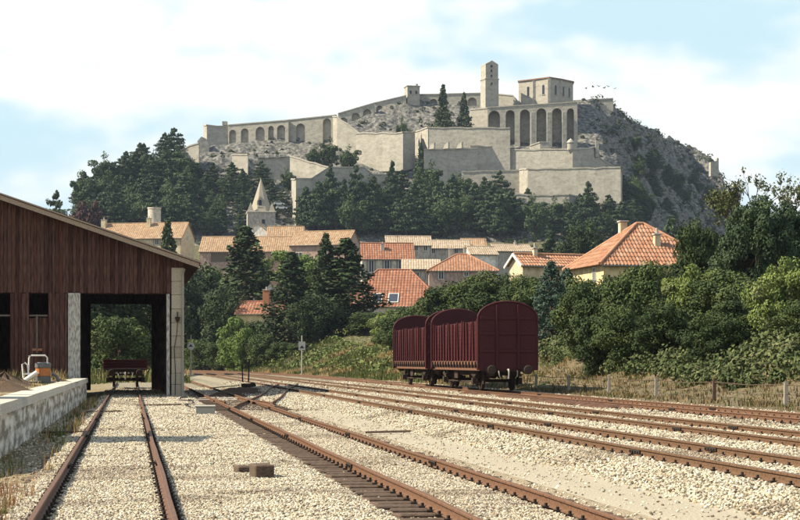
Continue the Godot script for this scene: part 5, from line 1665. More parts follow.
# cedar: flat tiers of foliage on level boughs
func cedar(h: float, r: float, tiers: int, leaves: int, size: float, cols: Array, sd: int, m: Material) -> Node3D:
	var rng := RandomNumberGenerator.new()
	rng.seed = sd
	var o := tree_node("tree", "", "tree")
	var tr := MB.new()
	var cr := MB.new()
	tr.tube([Vector3(0, -1, 0), Vector3(0.1, h * 0.5, 0), Vector3(0, h * 0.97, 0)], [h * 0.026, h * 0.018, h * 0.004], 7)
	for k in tiers:
		var t := (k + 0.5) / tiers
		var y: float = h * lerp(0.14, 0.97, t)
		var rad: float = r * (1.0 - pow(t, 1.7)) * rng.randf_range(0.7, 1.15) + r * 0.1
		var nb := 5 if t < 0.7 else 3
		var a0 := rng.randf() * TAU
		for q in nb:
			var a := a0 + TAU * q / nb + rng.randf_range(-0.4, 0.4)
			var len := rad * rng.randf_range(0.6, 1.1)
			var tip := Vector3(cos(a) * len, y + len * rng.randf_range(-0.05, 0.16), sin(a) * len)
			limb(tr, Vector3(0, y - len * 0.08, 0), tip, h * 0.007, h * 0.002, rng, 0.03)
			for s in 3:
				var p := Vector3(0, y, 0).lerp(tip, [0.4, 0.72, 1.0][s]) + Vector3(0, rng.randf_range(-0.2, 0.3), 0)
				var w: float = rad * [0.3, 0.3, 0.24][s] + 0.3
				leaf_clump(cr, p, Vector3(w, h * 0.032 + 0.12, w), int(leaves * [1.0, 1.0, 0.7][s]), size, cols, rng, 0.1)
	leaf_clump(cr, Vector3(0, h * 0.97, 0), Vector3(r * 0.08, h * 0.035, r * 0.08), leaves / 2, size, cols, rng)
	put(tr, "trunk", M.bark, o)
	put(cr, "crown", m, o)
	return o

# cone-shaped conifer with drooping sprays
func conifer(h: float, r: float, tiers: int, leaves: int, size: float, cols: Array, sd: int, m: Material, shape := 0.9) -> Node3D:
	var rng := RandomNumberGenerator.new()
	rng.seed = sd
	var o := tree_node("tree", "", "conifer")
	var tr := MB.new()
	var cr := MB.new()
	tr.tube([Vector3(0, -1, 0), Vector3(0, h * 0.5, 0), Vector3(0, h * 0.98, 0)], [h * 0.022, h * 0.014, h * 0.003], 7)
	for k in tiers:
		var t := (k + 0.5) / tiers
		var y: float = h * lerp(0.05, 0.99, t)
		var rad: float = r * pow(1.0 - t, shape) * rng.randf_range(0.8, 1.15) + 0.02 * r
		var nb := int(lerp(8.0, 3.0, t))
		var a0 := rng.randf() * TAU
		for q in nb:
			var a := a0 + TAU * q / nb + rng.randf_range(-0.35, 0.35)
			var len := rad * rng.randf_range(0.7, 1.12)
			var tip := Vector3(cos(a) * len, y - len * 0.18 + rng.randf_range(-0.1, 0.1) * len, sin(a) * len)
			if q % 2 == 0: limb(tr, Vector3(0, y, 0), tip, h * 0.004, h * 0.0015, rng, 0.03)
			var w := rad * 0.36 + 0.05 * r
			leaf_clump(cr, Vector3(0, y, 0).lerp(tip, 0.75), Vector3(w, h / tiers * 0.85, w), leaves, size, cols, rng)
	put(tr, "trunk", M.bark, o)
	put(cr, "crown", m, o)
	return o

# nearly bare tree: forking limbs with scattered leaves
func sparse(h: float, sd: int, cols: Array) -> Node3D:
	var rng := RandomNumberGenerator.new()
	rng.seed = sd
	var o := tree_node("tree", "", "tree")
	var tr := MB.new()
	var cr := MB.new()
	var todo := [[Vector3(0, -0.5, 0), Vector3(0, 1, 0), h * 0.34, h * 0.02, 0]]
	while todo.size():
		var q: Array = todo.pop_back()
		var a: Vector3 = q[0]
		var d: Vector3 = q[1]
		var b: Vector3 = a + d * q[2]
		limb(tr, a, b, q[3], q[3] * 0.66, rng, 0.06)
		if q[4] >= 4 and rng.randf() < 0.3:
			leaf_clump(cr, b, Vector3.ONE * h * rng.randf_range(0.02, 0.05), 16, h * 0.017, cols, rng)
		if q[4] < 6:
			for k in (3 if q[4] < 4 else 2):
				var nd := (d + Vector3(rng.randf_range(-0.85, 0.85), rng.randf_range(-0.2, 0.45), rng.randf_range(-0.85, 0.85))).normalized()
				todo.append([b, nd, q[2] * rng.randf_range(0.55, 0.8), q[3] * 0.62, q[4] + 1])
	put(tr, "trunk", M.bark, o)
	put(cr, "crown", M.leaf, o)
	return o

func plant(src: Node3D, base_h: float, base_r: float, x: float, z: float, top: float, half: float, label: String, called: String, cat: String, turn: float, group := "") -> void:
	var g := ground_y(x, z) - 0.15
	if cat in ["shrub", "bush"] and z < 590.0: g -= 0.14 * (top - g)
	if z > 590.0: g = hill_y(x, z) - 0.5
	var sy := (top - g) / base_h
	var sx := half / base_r
	var o := dup(src, Vector3(x, g, -z), turn, Vector3(sx, sy, sx), label, called, group)
	o.set_meta("category", cat)

const FOREST := [Vector4(99.0, 760.6, 7.8, 5), Vector4(-88.5, 706.2, 15.8, 0), Vector4(112.7, 794.6, 9.7, 5), Vector4(-91.5, 701.4, 13.7, 0), Vector4(-99.6, 700.0, 12.0, 0), Vector4(101.1, 756.5, 7.1, 5), Vector4(121.5, 813.9, 8.2, 5), Vector4(107.9, 772.8, 9.1, 5), Vector4(-86.5, 694.3, 12.9, 0), Vector4(-99.9, 692.4, 15.6, 0), Vector4(-90.5, 691.8, 13.1, 0), Vector4(97.8, 737.3, 8.0, 5), Vector4(-64.4, 689.7, 9.6, 1), Vector4(-53.0, 689.5, 10.5, 1), Vector4(-77.6, 689.0, 9.7, 1), Vector4(-104.7, 688.7, 13.6, 0), Vector4(126.9, 821.8, 9.7, 5), Vector4(-71.4, 686.0, 10.9, 1), Vector4(105.5, 756.3, 7.3, 5), Vector4(-94.7, 685.5, 13.2, 0), Vector4(117.4, 791.7, 9.9, 5), Vector4(-101.0, 685.4, 14.3, 0), Vector4(-81.9, 685.1, 13.4, 0), Vector4(-59.9, 685.0, 8.7, 1), Vector4(-89.1, 683.6, 14.3, 0), Vector4(139.7, 856.3, 8.3, 5), Vector4(92.3, 714.0, 8.9, 5), Vector4(-42.1, 682.7, 9.5, 1), Vector4(-104.4, 682.6, 14.4, 0), Vector4(125.6, 811.8, 6.5, 5), Vector4(-65.7, 679.8, 9.0, 1), Vector4(-108.1, 679.1, 12.9, 0), Vector4(-73.3, 678.8, 8.8, 1), Vector4(-111.7, 677.6, 16.0, 0), Vector4(-93.8, 676.9, 15.3, 0), Vector4(93.4, 711.1, 6.3, 5), Vector4(105.9, 747.4, 9.3, 5), Vector4(-86.7, 675.7, 13.3, 0), Vector4(142.1, 855.4, 6.0, 5), Vector4(-59.7, 674.8, 8.5, 1), Vector4(0.9, 673.4, 12.8, 2), Vector4(10.5, 673.3, 15.3, 2), Vector4(-100.4, 672.3, 12.7, 0), Vector4(-64.1, 671.9, 10.6, 1), Vector4(-79.4, 671.7, 14.7, 0), Vector4(-113.0, 671.4, 14.3, 0), Vector4(147.2, 860.7, 7.6, 5), Vector4(-55.0, 670.5, 8.5, 1), Vector4(83.4, 674.6, 10.9, 4), Vector4(91.2, 698.0, 9.4, 5), Vector4(-47.6, 669.5, 10.6, 1), Vector4(31.3, 669.2, 12.1, 2), Vector4(129.4, 811.2, 6.7, 5), Vector4(-93.7, 668.8, 12.0, 0), Vector4(-3.5, 668.3, 14.7, 2), Vector4(22.8, 668.2, 13.4, 2), Vector4(-117.3, 667.8, 14.3, 0), Vector4(-72.4, 667.1, 9.6, 1), Vector4(37.0, 666.9, 14.9, 2), Vector4(-21.1, 666.5, 13.5, 2), Vector4(96.8, 710.2, 8.9, 5), Vector4(-27.8, 665.6, 12.4, 2), Vector4(66.0, 664.6, 9.2, 4), Vector4(-107.1, 664.5, 15.0, 0), Vector4(-79.4, 664.1, 15.6, 0), Vector4(139.8, 837.1, 6.0, 5), Vector4(10.5, 663.2, 14.7, 2), Vector4(-43.2, 663.1, 9.9, 1), Vector4(-90.8, 663.1, 15.0, 0), Vector4(-96.1, 663.0, 13.7, 0), Vector4(27.5, 662.9, 12.5, 2), Vector4(-12.1, 662.9, 13.9, 2), Vector4(76.5, 662.9, 12.2, 4), Vector4(33.0, 662.6, 12.9, 2), Vector4(-115.8, 661.4, 16.0, 0), Vector4(-18.5, 661.2, 13.4, 2), Vector4(-57.7, 661.2, 9.7, 1), Vector4(-84.0, 661.0, 13.7, 0), Vector4(19.3, 660.6, 15.8, 2), Vector4(-100.3, 660.3, 12.2, 0), Vector4(110.5, 745.3, 9.3, 5), Vector4(5.9, 659.1, 14.3, 2), Vector4(-68.6, 658.4, 10.9, 1), Vector4(-78.7, 657.9, 15.7, 0), Vector4(-93.4, 657.7, 15.2, 0), Vector4(88.9, 678.2, 13.0, 4), Vector4(-47.2, 657.5, 8.1, 1), Vector4(-29.0, 657.4, 12.7, 2), Vector4(-4.9, 657.4, 12.3, 2), Vector4(54.9, 656.4, 10.0, 3), Vector4(46.5, 656.4, 12.3, 3), Vector4(68.9, 656.1, 9.1, 3), Vector4(-74.4, 655.7, 8.5, 1), Vector4(-97.5, 655.4, 12.4, 0), Vector4(-104.9, 654.7, 15.1, 0), Vector4(-114.0, 653.9, 12.6, 0), Vector4(-23.2, 653.6, 15.1, 2), Vector4(114.5, 751.2, 6.2, 5), Vector4(97.9, 700.8, 7.8, 5), Vector4(10.1, 653.1, 14.8, 2), Vector4(39.0, 653.1, 12.9, 3), Vector4(33.6, 652.8, 15.0, 2), Vector4(27.4, 652.8, 15.8, 2), Vector4(65.1, 652.3, 11.2, 3), Vector4(126.6, 785.8, 8.9, 5), Vector4(-15.8, 652.0, 13.1, 2), Vector4(-93.9, 651.9, 13.8, 0), Vector4(-65.4, 651.4, 10.7, 1), Vector4(20.4, 651.1, 13.1, 2), Vector4(-86.6, 650.7, 12.1, 0), Vector4(59.3, 650.3, 11.1, 3), Vector4(-54.2, 649.8, 8.2, 1), Vector4(47.0, 649.7, 10.1, 3), Vector4(75.4, 649.4, 11.4, 3), Vector4(-11.7, 649.2, 14.2, 2), Vector4(-82.1, 648.9, 14.8, 0), Vector4(-31.1, 648.8, 14.2, 2), Vector4(-75.8, 648.8, 13.2, 0), Vector4(54.6, 648.7, 11.3, 3), Vector4(148.3, 838.4, 7.9, 5), Vector4(40.0, 646.9, 15.7, 2), Vector4(23.7, 646.7, 13.3, 2), Vector4(-1.2, 646.4, 12.9, 2), Vector4(92.3, 677.3, 9.4, 5), Vector4(9.2, 646.4, 14.9, 2), Vector4(-107.2, 645.7, 15.1, 0), Vector4(-92.2, 645.6, 13.4, 0), Vector4(84.9, 653.9, 11.0, 3), Vector4(-64.5, 644.3, 8.4, 1), Vector4(20.0, 643.2, 13.2, 2), Vector4(-57.2, 643.2, 9.1, 1), Vector4(-11.4, 643.2, 13.8, 2), Vector4(-111.2, 643.1, 12.8, 0), Vector4(5.9, 642.9, 14.4, 2), Vector4(79.4, 642.9, 12.7, 3), Vector4(-74.8, 642.8, 14.5, 0), Vector4(-102.2, 642.7, 15.7, 0), Vector4(-69.5, 642.5, 10.0, 1), Vector4(-88.1, 642.3, 15.6, 0), Vector4(30.3, 641.9, 14.4, 2), Vector4(73.4, 641.8, 9.6, 3), Vector4(-80.8, 641.6, 13.8, 0), Vector4(35.2, 641.6, 14.5, 2), Vector4(15.7, 641.6, 15.6, 2), Vector4(2.3, 641.4, 15.8, 2), Vector4(10.7, 641.2, 12.7, 2), Vector4(-48.5, 641.1, 11.0, 1), Vector4(54.9, 641.1, 9.4, 3), Vector4(-16.6, 640.7, 15.4, 2), Vector4(61.4, 640.4, 11.8, 3), Vector4(-57.8, 585.7, 12.6, 6), Vector4(-52.5, 578.9, 10.9, 6), Vector4(-46.7, 555.4, 12.6, 6), Vector4(-43.7, 582.5, 12.0, 6), Vector4(-38.9, 566.3, 12.9, 6), Vector4(-35.7, 577.1, 13.0, 6), Vector4(-31.5, 580.4, 10.2, 6), Vector4(-28.1, 586.1, 10.6, 6), Vector4(-23.3, 555.5, 13.1, 6), Vector4(-19.7, 571.9, 11.8, 6), Vector4(-13.4, 572.6, 12.1, 6), Vector4(-11.9, 584.4, 13.1, 6), Vector4(-5.8, 585.9, 12.5, 6), Vector4(-1.3, 586.5, 12.5, 6), Vector4(0.7, 587.7, 14.0, 6), Vector4(5.3, 557.4, 11.4, 6), Vector4(9.2, 568.7, 10.4, 6), Vector4(13.3, 555.1, 11.7, 6), Vector4(18.4, 582.0, 11.6, 6), Vector4(22.5, 590.3, 13.6, 6), Vector4(27.2, 563.0, 11.6, 6), Vector4(30.9, 570.1, 10.1, 6), Vector4(35.8, 583.4, 12.8, 6), Vector4(41.1, 580.3, 13.1, 6), Vector4(46.0, 588.9, 13.2, 6), Vector4(48.0, 579.4, 12.6, 6), Vector4(53.9, 581.4, 11.8, 6), Vector4(54.5, 567.1, 11.0, 6), Vector4(61.9, 583.5, 10.8, 6), Vector4(65.9, 586.1, 11.5, 6), Vector4(67.7, 577.4, 11.4, 6), Vector4(70.5, 565.7, 10.0, 6), Vector4(75.3, 570.7, 10.4, 6), Vector4(79.6, 575.3, 13.8, 6)]

func build_trees() -> void:
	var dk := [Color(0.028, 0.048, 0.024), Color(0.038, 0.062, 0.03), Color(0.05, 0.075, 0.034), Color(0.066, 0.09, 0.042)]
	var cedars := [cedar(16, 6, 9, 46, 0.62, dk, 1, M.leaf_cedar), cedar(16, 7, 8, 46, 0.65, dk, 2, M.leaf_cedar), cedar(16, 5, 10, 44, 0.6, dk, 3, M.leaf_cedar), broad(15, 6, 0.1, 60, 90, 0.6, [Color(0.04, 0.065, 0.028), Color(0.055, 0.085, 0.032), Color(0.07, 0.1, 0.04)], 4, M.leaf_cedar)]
	var rng := RandomNumberGenerator.new()
	rng.seed = 99
	for k in FOREST.size():
		var f: Vector4 = FOREST[k]
		var where: String = ["on the wooded left shoulder of the citadel hill", "on the slope behind the church spire", "in the wood below the dark shaded rampart", "below the footing of the great lower bastion", "at the right foot of the great lower bastion", "on the shaded right-hand cliff", "in the row just behind the town roofs"][int(f.w)]
		var kind := 3 if (k * 7) % 11 < 3 else k % 3
		var g := hill_y(f.x, f.y)
		plant(cedars[kind], [16.0, 16.0, 16.0, 15.0][kind], [6.0, 7.0, 5.0, 6.0][kind], f.x, f.y, g + f.z, f.z * rng.randf_range(0.34, 0.46), ("rounded mid green tree " if kind == 3 else "dark green cedar ") + where, "leafy_tree" if kind == 3 else "cedar_tree", "tree", rng.randf() * TAU, ("leafy trees " if kind == 3 else "cedars ") + where)
	var fir := conifer(18, 5, 17, 26, 0.75, dk, 5, M.leaf_cedar)
	plant(fir, 18, 5, 17.25, 722, 112.71, 6.2, "taller of the two dark conifers before the citadel link wall", "conifer_tree", "conifer", 0.4)
	plant(fir, 18, 5, 25.67, 722, 109.50, 5.2, "shorter of the two dark conifers before the citadel link wall", "conifer_tree", "conifer", 1.7)
	plant(fir, 18, 5, 8.05, 690, 85.37, 4.0, "small dark conifer at the corner of the shaded bastion", "conifer_tree", "conifer", 2.7)
	plant(cedars[0], 16, 6, 67.37, 645, 66.30, 5.5, "dark cedar with a spiky leader before the great lower bastion", "cedar_tree", "tree", 2.0)
	plant(cedars[2], 16, 5, 35.56, 640, 63.31, 5.0, "dark cedar at the left foot of the great lower bastion", "cedar_tree", "tree", 1.0)
	plant(cedars[3], 15, 6, 47.98, 635, 60.01, 5.0, "olive green tree below the footing of the great lower bastion", "leafy_tree", "tree", 1.0)
	for a in [[-25.36, 652.0, 73.16, 4.6, 0.3, "tall cedar whose tip stands against the dark shaded rampart"], [-15.89, 650.0, 72.58, 4.6, 1.3, "broad cedar before the middle of the dark shaded rampart"], [-2.91, 655.0, 74.94, 4.4, 2.2, "tall cedar at the right end of the dark shaded rampart"], [6.52, 652.0, 70.26, 5.5, 3.1, "broad cedar below the pale merlons of the bastion"], [-33.94, 650.0, 64.99, 5.5, 0.9, "broad low cedar before the bright narrow edge of the shaded rampart"], [-29.07, 646.0, 66.40, 5.0, 1.9, "slim cedar left of the tall cedar at the shaded rampart"], [-20.16, 648.0, 67.68, 5.0, 2.6, "cedar filling the gap between the two rampart cedars"], [-9.39, 650.0, 68.61, 6.0, 3.9, "wide cedar hiding the right part of the shaded rampart"], [12.96, 648.0, 66.96, 5.5, 5.1, "cedar between the bastion cedar and the recessed wall cedar"], [18.06, 650.0, 66.08, 6.0, 4.4, "wide cedar before the recessed grey wall"]]:
		plant(cedars[int(a[4]) % 3], 16, 6, a[0], a[1], a[2], a[3], a[5], "cedar_tree", "tree", a[4])
	for a in [[-28.00, 700.0, 88.13, 4.2], [-19.39, 698.0, 85.17, 4.6], [1.19, 712.0, 98.32, 3.2], [-33.44, 700.0, 85.41, 3.6]]:
		plant(cedars[3], 15, 6, a[0], a[1], a[2], a[3], "round dark bush on the bare rock under the citadel arcades", "hill_bush", "bush", a[0], "bushes on the citadel rock")
	# nearer background
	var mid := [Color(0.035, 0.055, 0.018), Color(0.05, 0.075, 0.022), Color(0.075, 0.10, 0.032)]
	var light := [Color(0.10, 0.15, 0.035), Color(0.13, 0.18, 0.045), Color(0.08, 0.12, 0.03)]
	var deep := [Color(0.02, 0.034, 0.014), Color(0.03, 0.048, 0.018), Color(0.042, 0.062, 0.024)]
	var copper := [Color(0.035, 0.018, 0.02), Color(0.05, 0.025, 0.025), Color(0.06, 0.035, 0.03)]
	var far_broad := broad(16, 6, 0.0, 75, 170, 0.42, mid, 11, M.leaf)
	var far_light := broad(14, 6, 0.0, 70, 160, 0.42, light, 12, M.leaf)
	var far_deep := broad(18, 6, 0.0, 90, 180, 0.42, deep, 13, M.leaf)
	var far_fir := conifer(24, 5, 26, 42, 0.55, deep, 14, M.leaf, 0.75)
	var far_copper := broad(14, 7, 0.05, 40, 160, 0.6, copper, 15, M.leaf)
	plant(far_copper, 14, 7, -86.67, 500, 47.63, 6.5, "round copper purple tree rising behind the shed roof", "copper_beech", "tree", 0.3)
	plant(cedars[1], 16, 7, -99.09, 520, 51.20, 5.5, "flat topped dark pine at the left end of the hillside wood", "pine_tree", "tree", 0.8)
	plant(cedars[0], 16, 6, -107.47, 520, 47.44, 3.0, "small dark pine tip peeping over the shed roof", "pine_tree", "tree", 1.8)
	plant(far_fir, 24, 5, -44.47, 345, 28.82, 5.0, "narrow dark conifer in front of the long tan roofed house", "conifer_tree", "conifer", 0.2)
	plant(far_deep, 18, 6, -35.17, 315, 21.23, 6.0, "dense dark tree beside the end of the shed roof", "dense_tree", "tree", 0.9)
	plant(far_deep, 18, 6, -36.67, 300, 18.30, 5.0, "dense dark tree just behind the stone pier of the shed", "dense_tree", "tree", 2.9)
	plant(far_fir, 24, 5, -25.67, 300, 24.30, 8.4, "tall dark cone-shaped conifer left of the little brick chimney", "conifer_tree", "conifer", 1.3)
	plant(far_deep, 18, 6, -28.23, 292, 15.26, 5.2, "dark lower tree skirting the tall cone-shaped conifer", "dense_tree", "tree", 4.3)
	plant(far_light, 14, 6, -22.62, 345, 23.46, 6.0, "light green tree below the long low building", "light_tree", "tree", 0.5)
	plant(far_light, 14, 6, -17.00, 340, 22.39, 6.0, "light green tree below the tan roofed house with the gable", "light_tree", "tree", 1.5)
	plant(far_light, 14, 6, -34.62, 335, 19.67, 4.0, "small light green tree between the two dark conifers", "light_tree", "tree", 2.5)
	plant(far_fir, 24, 5, -15.96, 266, 17.91, 6.0, "tall dark ivy covered tree right of the brick chimney", "dense_tree", "tree", 3.5)
	plant(far_fir, 24, 5, -7.86, 262, 19.70, 7.6, "largest dark pointed tree standing before the orange roofed town houses", "dense_tree", "tree", 5.0)
	plant(far_fir, 24, 5, -10.77, 262, 20.43, 4.0, "slim conifer tip growing out of the largest dark tree", "conifer_tree", "conifer", 2.0)
	plant(far_broad, 16, 6, -3.64, 252, 8.94, 4.0, "mid green tree at the right skirt of the largest dark tree", "leafy_tree", "tree", 0.7)
	plant(far_deep, 18, 6, -12.09, 256, 11.90, 4.2, "dark green tree at the left skirt of the largest dark tree", "leafy_tree", "tree", 1.9)
	for a in [[-24.42, 268.0, 8.80, 3.2, 0], [-21.76, 272.0, 8.60, 3.0, 1], [-19.36, 268.0, 7.90, 2.8, 1], [-22.27, 262.0, 6.89, 2.6, 2], [-19.78, 258.0, 6.24, 2.8, 1], [-16.52, 252.0, 4.74, 2.6, 1], [-30.40, 285.0, 5.44, 3.4, 1], [-27.19, 275.0, 5.92, 2.8, 1], [-33.51, 290.0, 5.51, 2.8, 2], [-13.78, 248.0, 4.42, 2.4, 1]]:
		plant([far_light, far_broad, far_light][a[4]], [14.0, 16.0, 14.0][a[4]], 6.0, a[0], a[1], a[2], a[3], "yellow green shrub on the grassy line-side bank" if a[4] != 1 else "mid green shrub on the grassy line-side bank", "bank_shrub", "shrub", a[0], "shrubs on the grassy line-side bank")
	for k in 11:
		var x: float = lerp(28.11, 70.89, k / 10.0)
		var zz := 430.0 + 40.0 * sin(k * 2.7)
		plant(cedars[k % 3] if k % 4 else far_deep, 16.0 if k % 4 else 18.0, 6.0, x * zz / 440.0, zz, 32.36 + 2.0 * sin(k * 5.1), 5.5, "dark tree in the row behind the orange roofed house and outbuilding", "dense_tree", "tree", k * 1.3, "dark trees behind the orange roofed house")
	# seen through the shed
	plant(far_broad, 16, 6, -26.04, 168, 6.75, 3.2, "rounded pale green bush framed by the shed doorway", "doorway_bush", "bush", 0.6)
	plant(far_deep, 18, 6, -32.89, 200, 13.58, 5.5, "dark tall tree behind the bush framed by the doorway", "dense_tree", "tree", 0.2)
	plant(far_deep, 18, 6, -29.27, 205, 13.08, 5.5, "dark tree behind the bush, nearer the shed pier", "dense_tree", "tree", 3.2)
	# beyond the wagons
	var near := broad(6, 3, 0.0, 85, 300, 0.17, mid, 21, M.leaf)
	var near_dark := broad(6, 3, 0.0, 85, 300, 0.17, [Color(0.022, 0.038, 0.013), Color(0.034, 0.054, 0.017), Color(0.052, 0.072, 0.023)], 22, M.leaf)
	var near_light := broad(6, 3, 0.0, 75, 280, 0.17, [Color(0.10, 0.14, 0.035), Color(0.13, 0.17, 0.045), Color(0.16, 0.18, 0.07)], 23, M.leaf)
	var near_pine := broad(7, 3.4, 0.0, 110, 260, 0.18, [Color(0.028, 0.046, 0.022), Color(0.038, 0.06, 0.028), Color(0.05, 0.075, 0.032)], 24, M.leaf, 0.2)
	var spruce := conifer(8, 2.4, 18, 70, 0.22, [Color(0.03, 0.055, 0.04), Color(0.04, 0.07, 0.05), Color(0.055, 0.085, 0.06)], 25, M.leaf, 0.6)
	for a in [[0.42, 190.0, 7.18, 3.4, 1, "mid green tree left of the wagons under the red roof"], [2.43, 175.0, 8.12, 3.0, 0, "leafy green tree rising behind the farther wagon"], [4.62, 160.0, 9.36, 3.4, 2, "dark green tree behind the gap between the wagons"], [6.50, 150.0, 9.22, 3.4, 0, "leafy green tree rising behind the nearer wagon"], [8.28, 142.0, 9.14, 3.2, 2, "dark leafy tree below the white gabled town house"], [9.67, 136.0, 8.37, 2.6, 0, "green tree between the nearer wagon and the outbuilding"], [-1.43, 215.0, 8.13, 2.6, 3, "slim light green sapling left of the farther wagon"]]:
		plant([near, near, near_dark, near_light][a[4]], 6.0, 3.0, a[0], a[1], a[2], a[3], a[5], "leafy_tree", "tree", a[0])
	plant(spruce, 8, 2.4, 10.23, 122, 8.58, 1.9, "blue green spruce growing beside the bare wagon end", "spruce_tree", "conifer", 0.4)
	plant(spruce, 8, 2.4, 11.69, 126, 8.31, 1.6, "smaller blue green spruce next to the first spruce", "spruce_tree", "conifer", 1.4)
	# on the right-hand bank
	for a in [[10.75, 104.0, 6.71, 2.1, 0, "green bush under the yellow wall of the house"], [11.78, 100.0, 6.97, 2.4, 1, "dark green bush left of centre under the orange house roof"], [12.80, 96.0, 7.08, 2.5, 0, "large green bush covering the foot of the orange roofed house"], [14.37, 98.0, 7.46, 2.2, 1, "dark bush at the right corner of the orange roof"], [10.53, 92.0, 4.82, 1.7, 1, "low dark bush leaning over the bare earth bank"], [11.30, 90.0, 4.55, 1.8, 0, "low green bush in the middle of the overgrown bank"], [14.80, 90.0, 6.75, 1.9, 2, "pale flowering shrub below the round dark tree"], [13.10, 88.0, 4.98, 1.9, 1, "shadowy bush below the pale flowering shrub"], [16.04, 88.0, 6.35, 2.4, 0, "green bush under the big dark pine"], [16.15, 84.0, 5.11, 2.0, 1, "dark bush on the bank between pine and yellow green tree"], [16.98, 80.0, 6.56, 1.7, 2, "bright yellow green tree at the edge of the overgrown bank"], [14.04, 80.0, 4.16, 1.7, 1, "creeper covered bush low on the bank"], [17.14, 76.0, 4.38, 1.5, 0, "green bush below the yellow green tree"]]:
		plant([near, near_dark, near_light][a[4]], 6.0, 3.0, a[0], a[1], a[2], a[3], a[5], "bank_bush", "bush", a[0])
	plant(near_dark, 6, 3, 19.20, 116, 11.53, 1.9, "round dark green tree right of the orange roof", "round_tree", "tree", 0.2)
	plant(near_dark, 6, 3, 21.11, 118, 10.26, 2.0, "dark green tree filling the gap beside the big pine", "round_tree", "tree", 2.2)
	plant(near_pine, 7, 3.4, 20.63, 104, 11.74, 2.7, "big dark tufted pine below the nearly bare tree", "pine_tree", "tree", 1.0)
	plant(near_pine, 7, 3.4, 23.58, 108, 11.70, 2.7, "second dark tufted pine joining the big pine", "pine_tree", "tree", 2.4)
	plant(sparse(9, 41, [Color(0.07, 0.09, 0.03), Color(0.10, 0.10, 0.03), Color(0.055, 0.075, 0.028)]), 9.5, 4.0, 27.30, 135, 17.62, 4.2, "nearly bare tree with thin leaves rising above the dark pines", "sparse_tree", "tree", 0.6)

# ---------------------------------------------------------------- ground cover
func blade(mb: MB, p: Vector3, h: float, w: float, lean: Vector3, col: Color) -> void:
	mb.col = col
	var s := lean.cross(Vector3.UP).normalized() * w
	var m := p + Vector3(0, h * 0.55, 0) + lean * h * 0.2
	var t := p + Vector3(0, h, 0) + lean * h * 0.6
	mb.tri(p - s, p + s, m + s * 0.6)
	mb.tri(p - s, m + s * 0.6, m - s * 0.6)
	mb.tri(m - s * 0.6, m + s * 0.6, t)

func tuft(mb: MB, x: float, z: float, y: float, n: int, h: float, r: float, cols: Array, rng: RandomNumberGenerator, w := 0.008) -> void:
	for k in n:
		var a := rng.randf() * TAU
		var d := sqrt(rng.randf()) * r
		var lean := Vector3(cos(a), 0.001, sin(a)) * rng.randf_range(0.1, 1.0)
		blade(mb, Vector3(x + cos(a) * d, y - 0.02, -z + sin(a) * d), h * rng.randf_range(0.4, 1.2), w * rng.randf_range(0.7, 1.4), lean, pick(cols, rng) * rng.randf_range(0.7, 1.25))

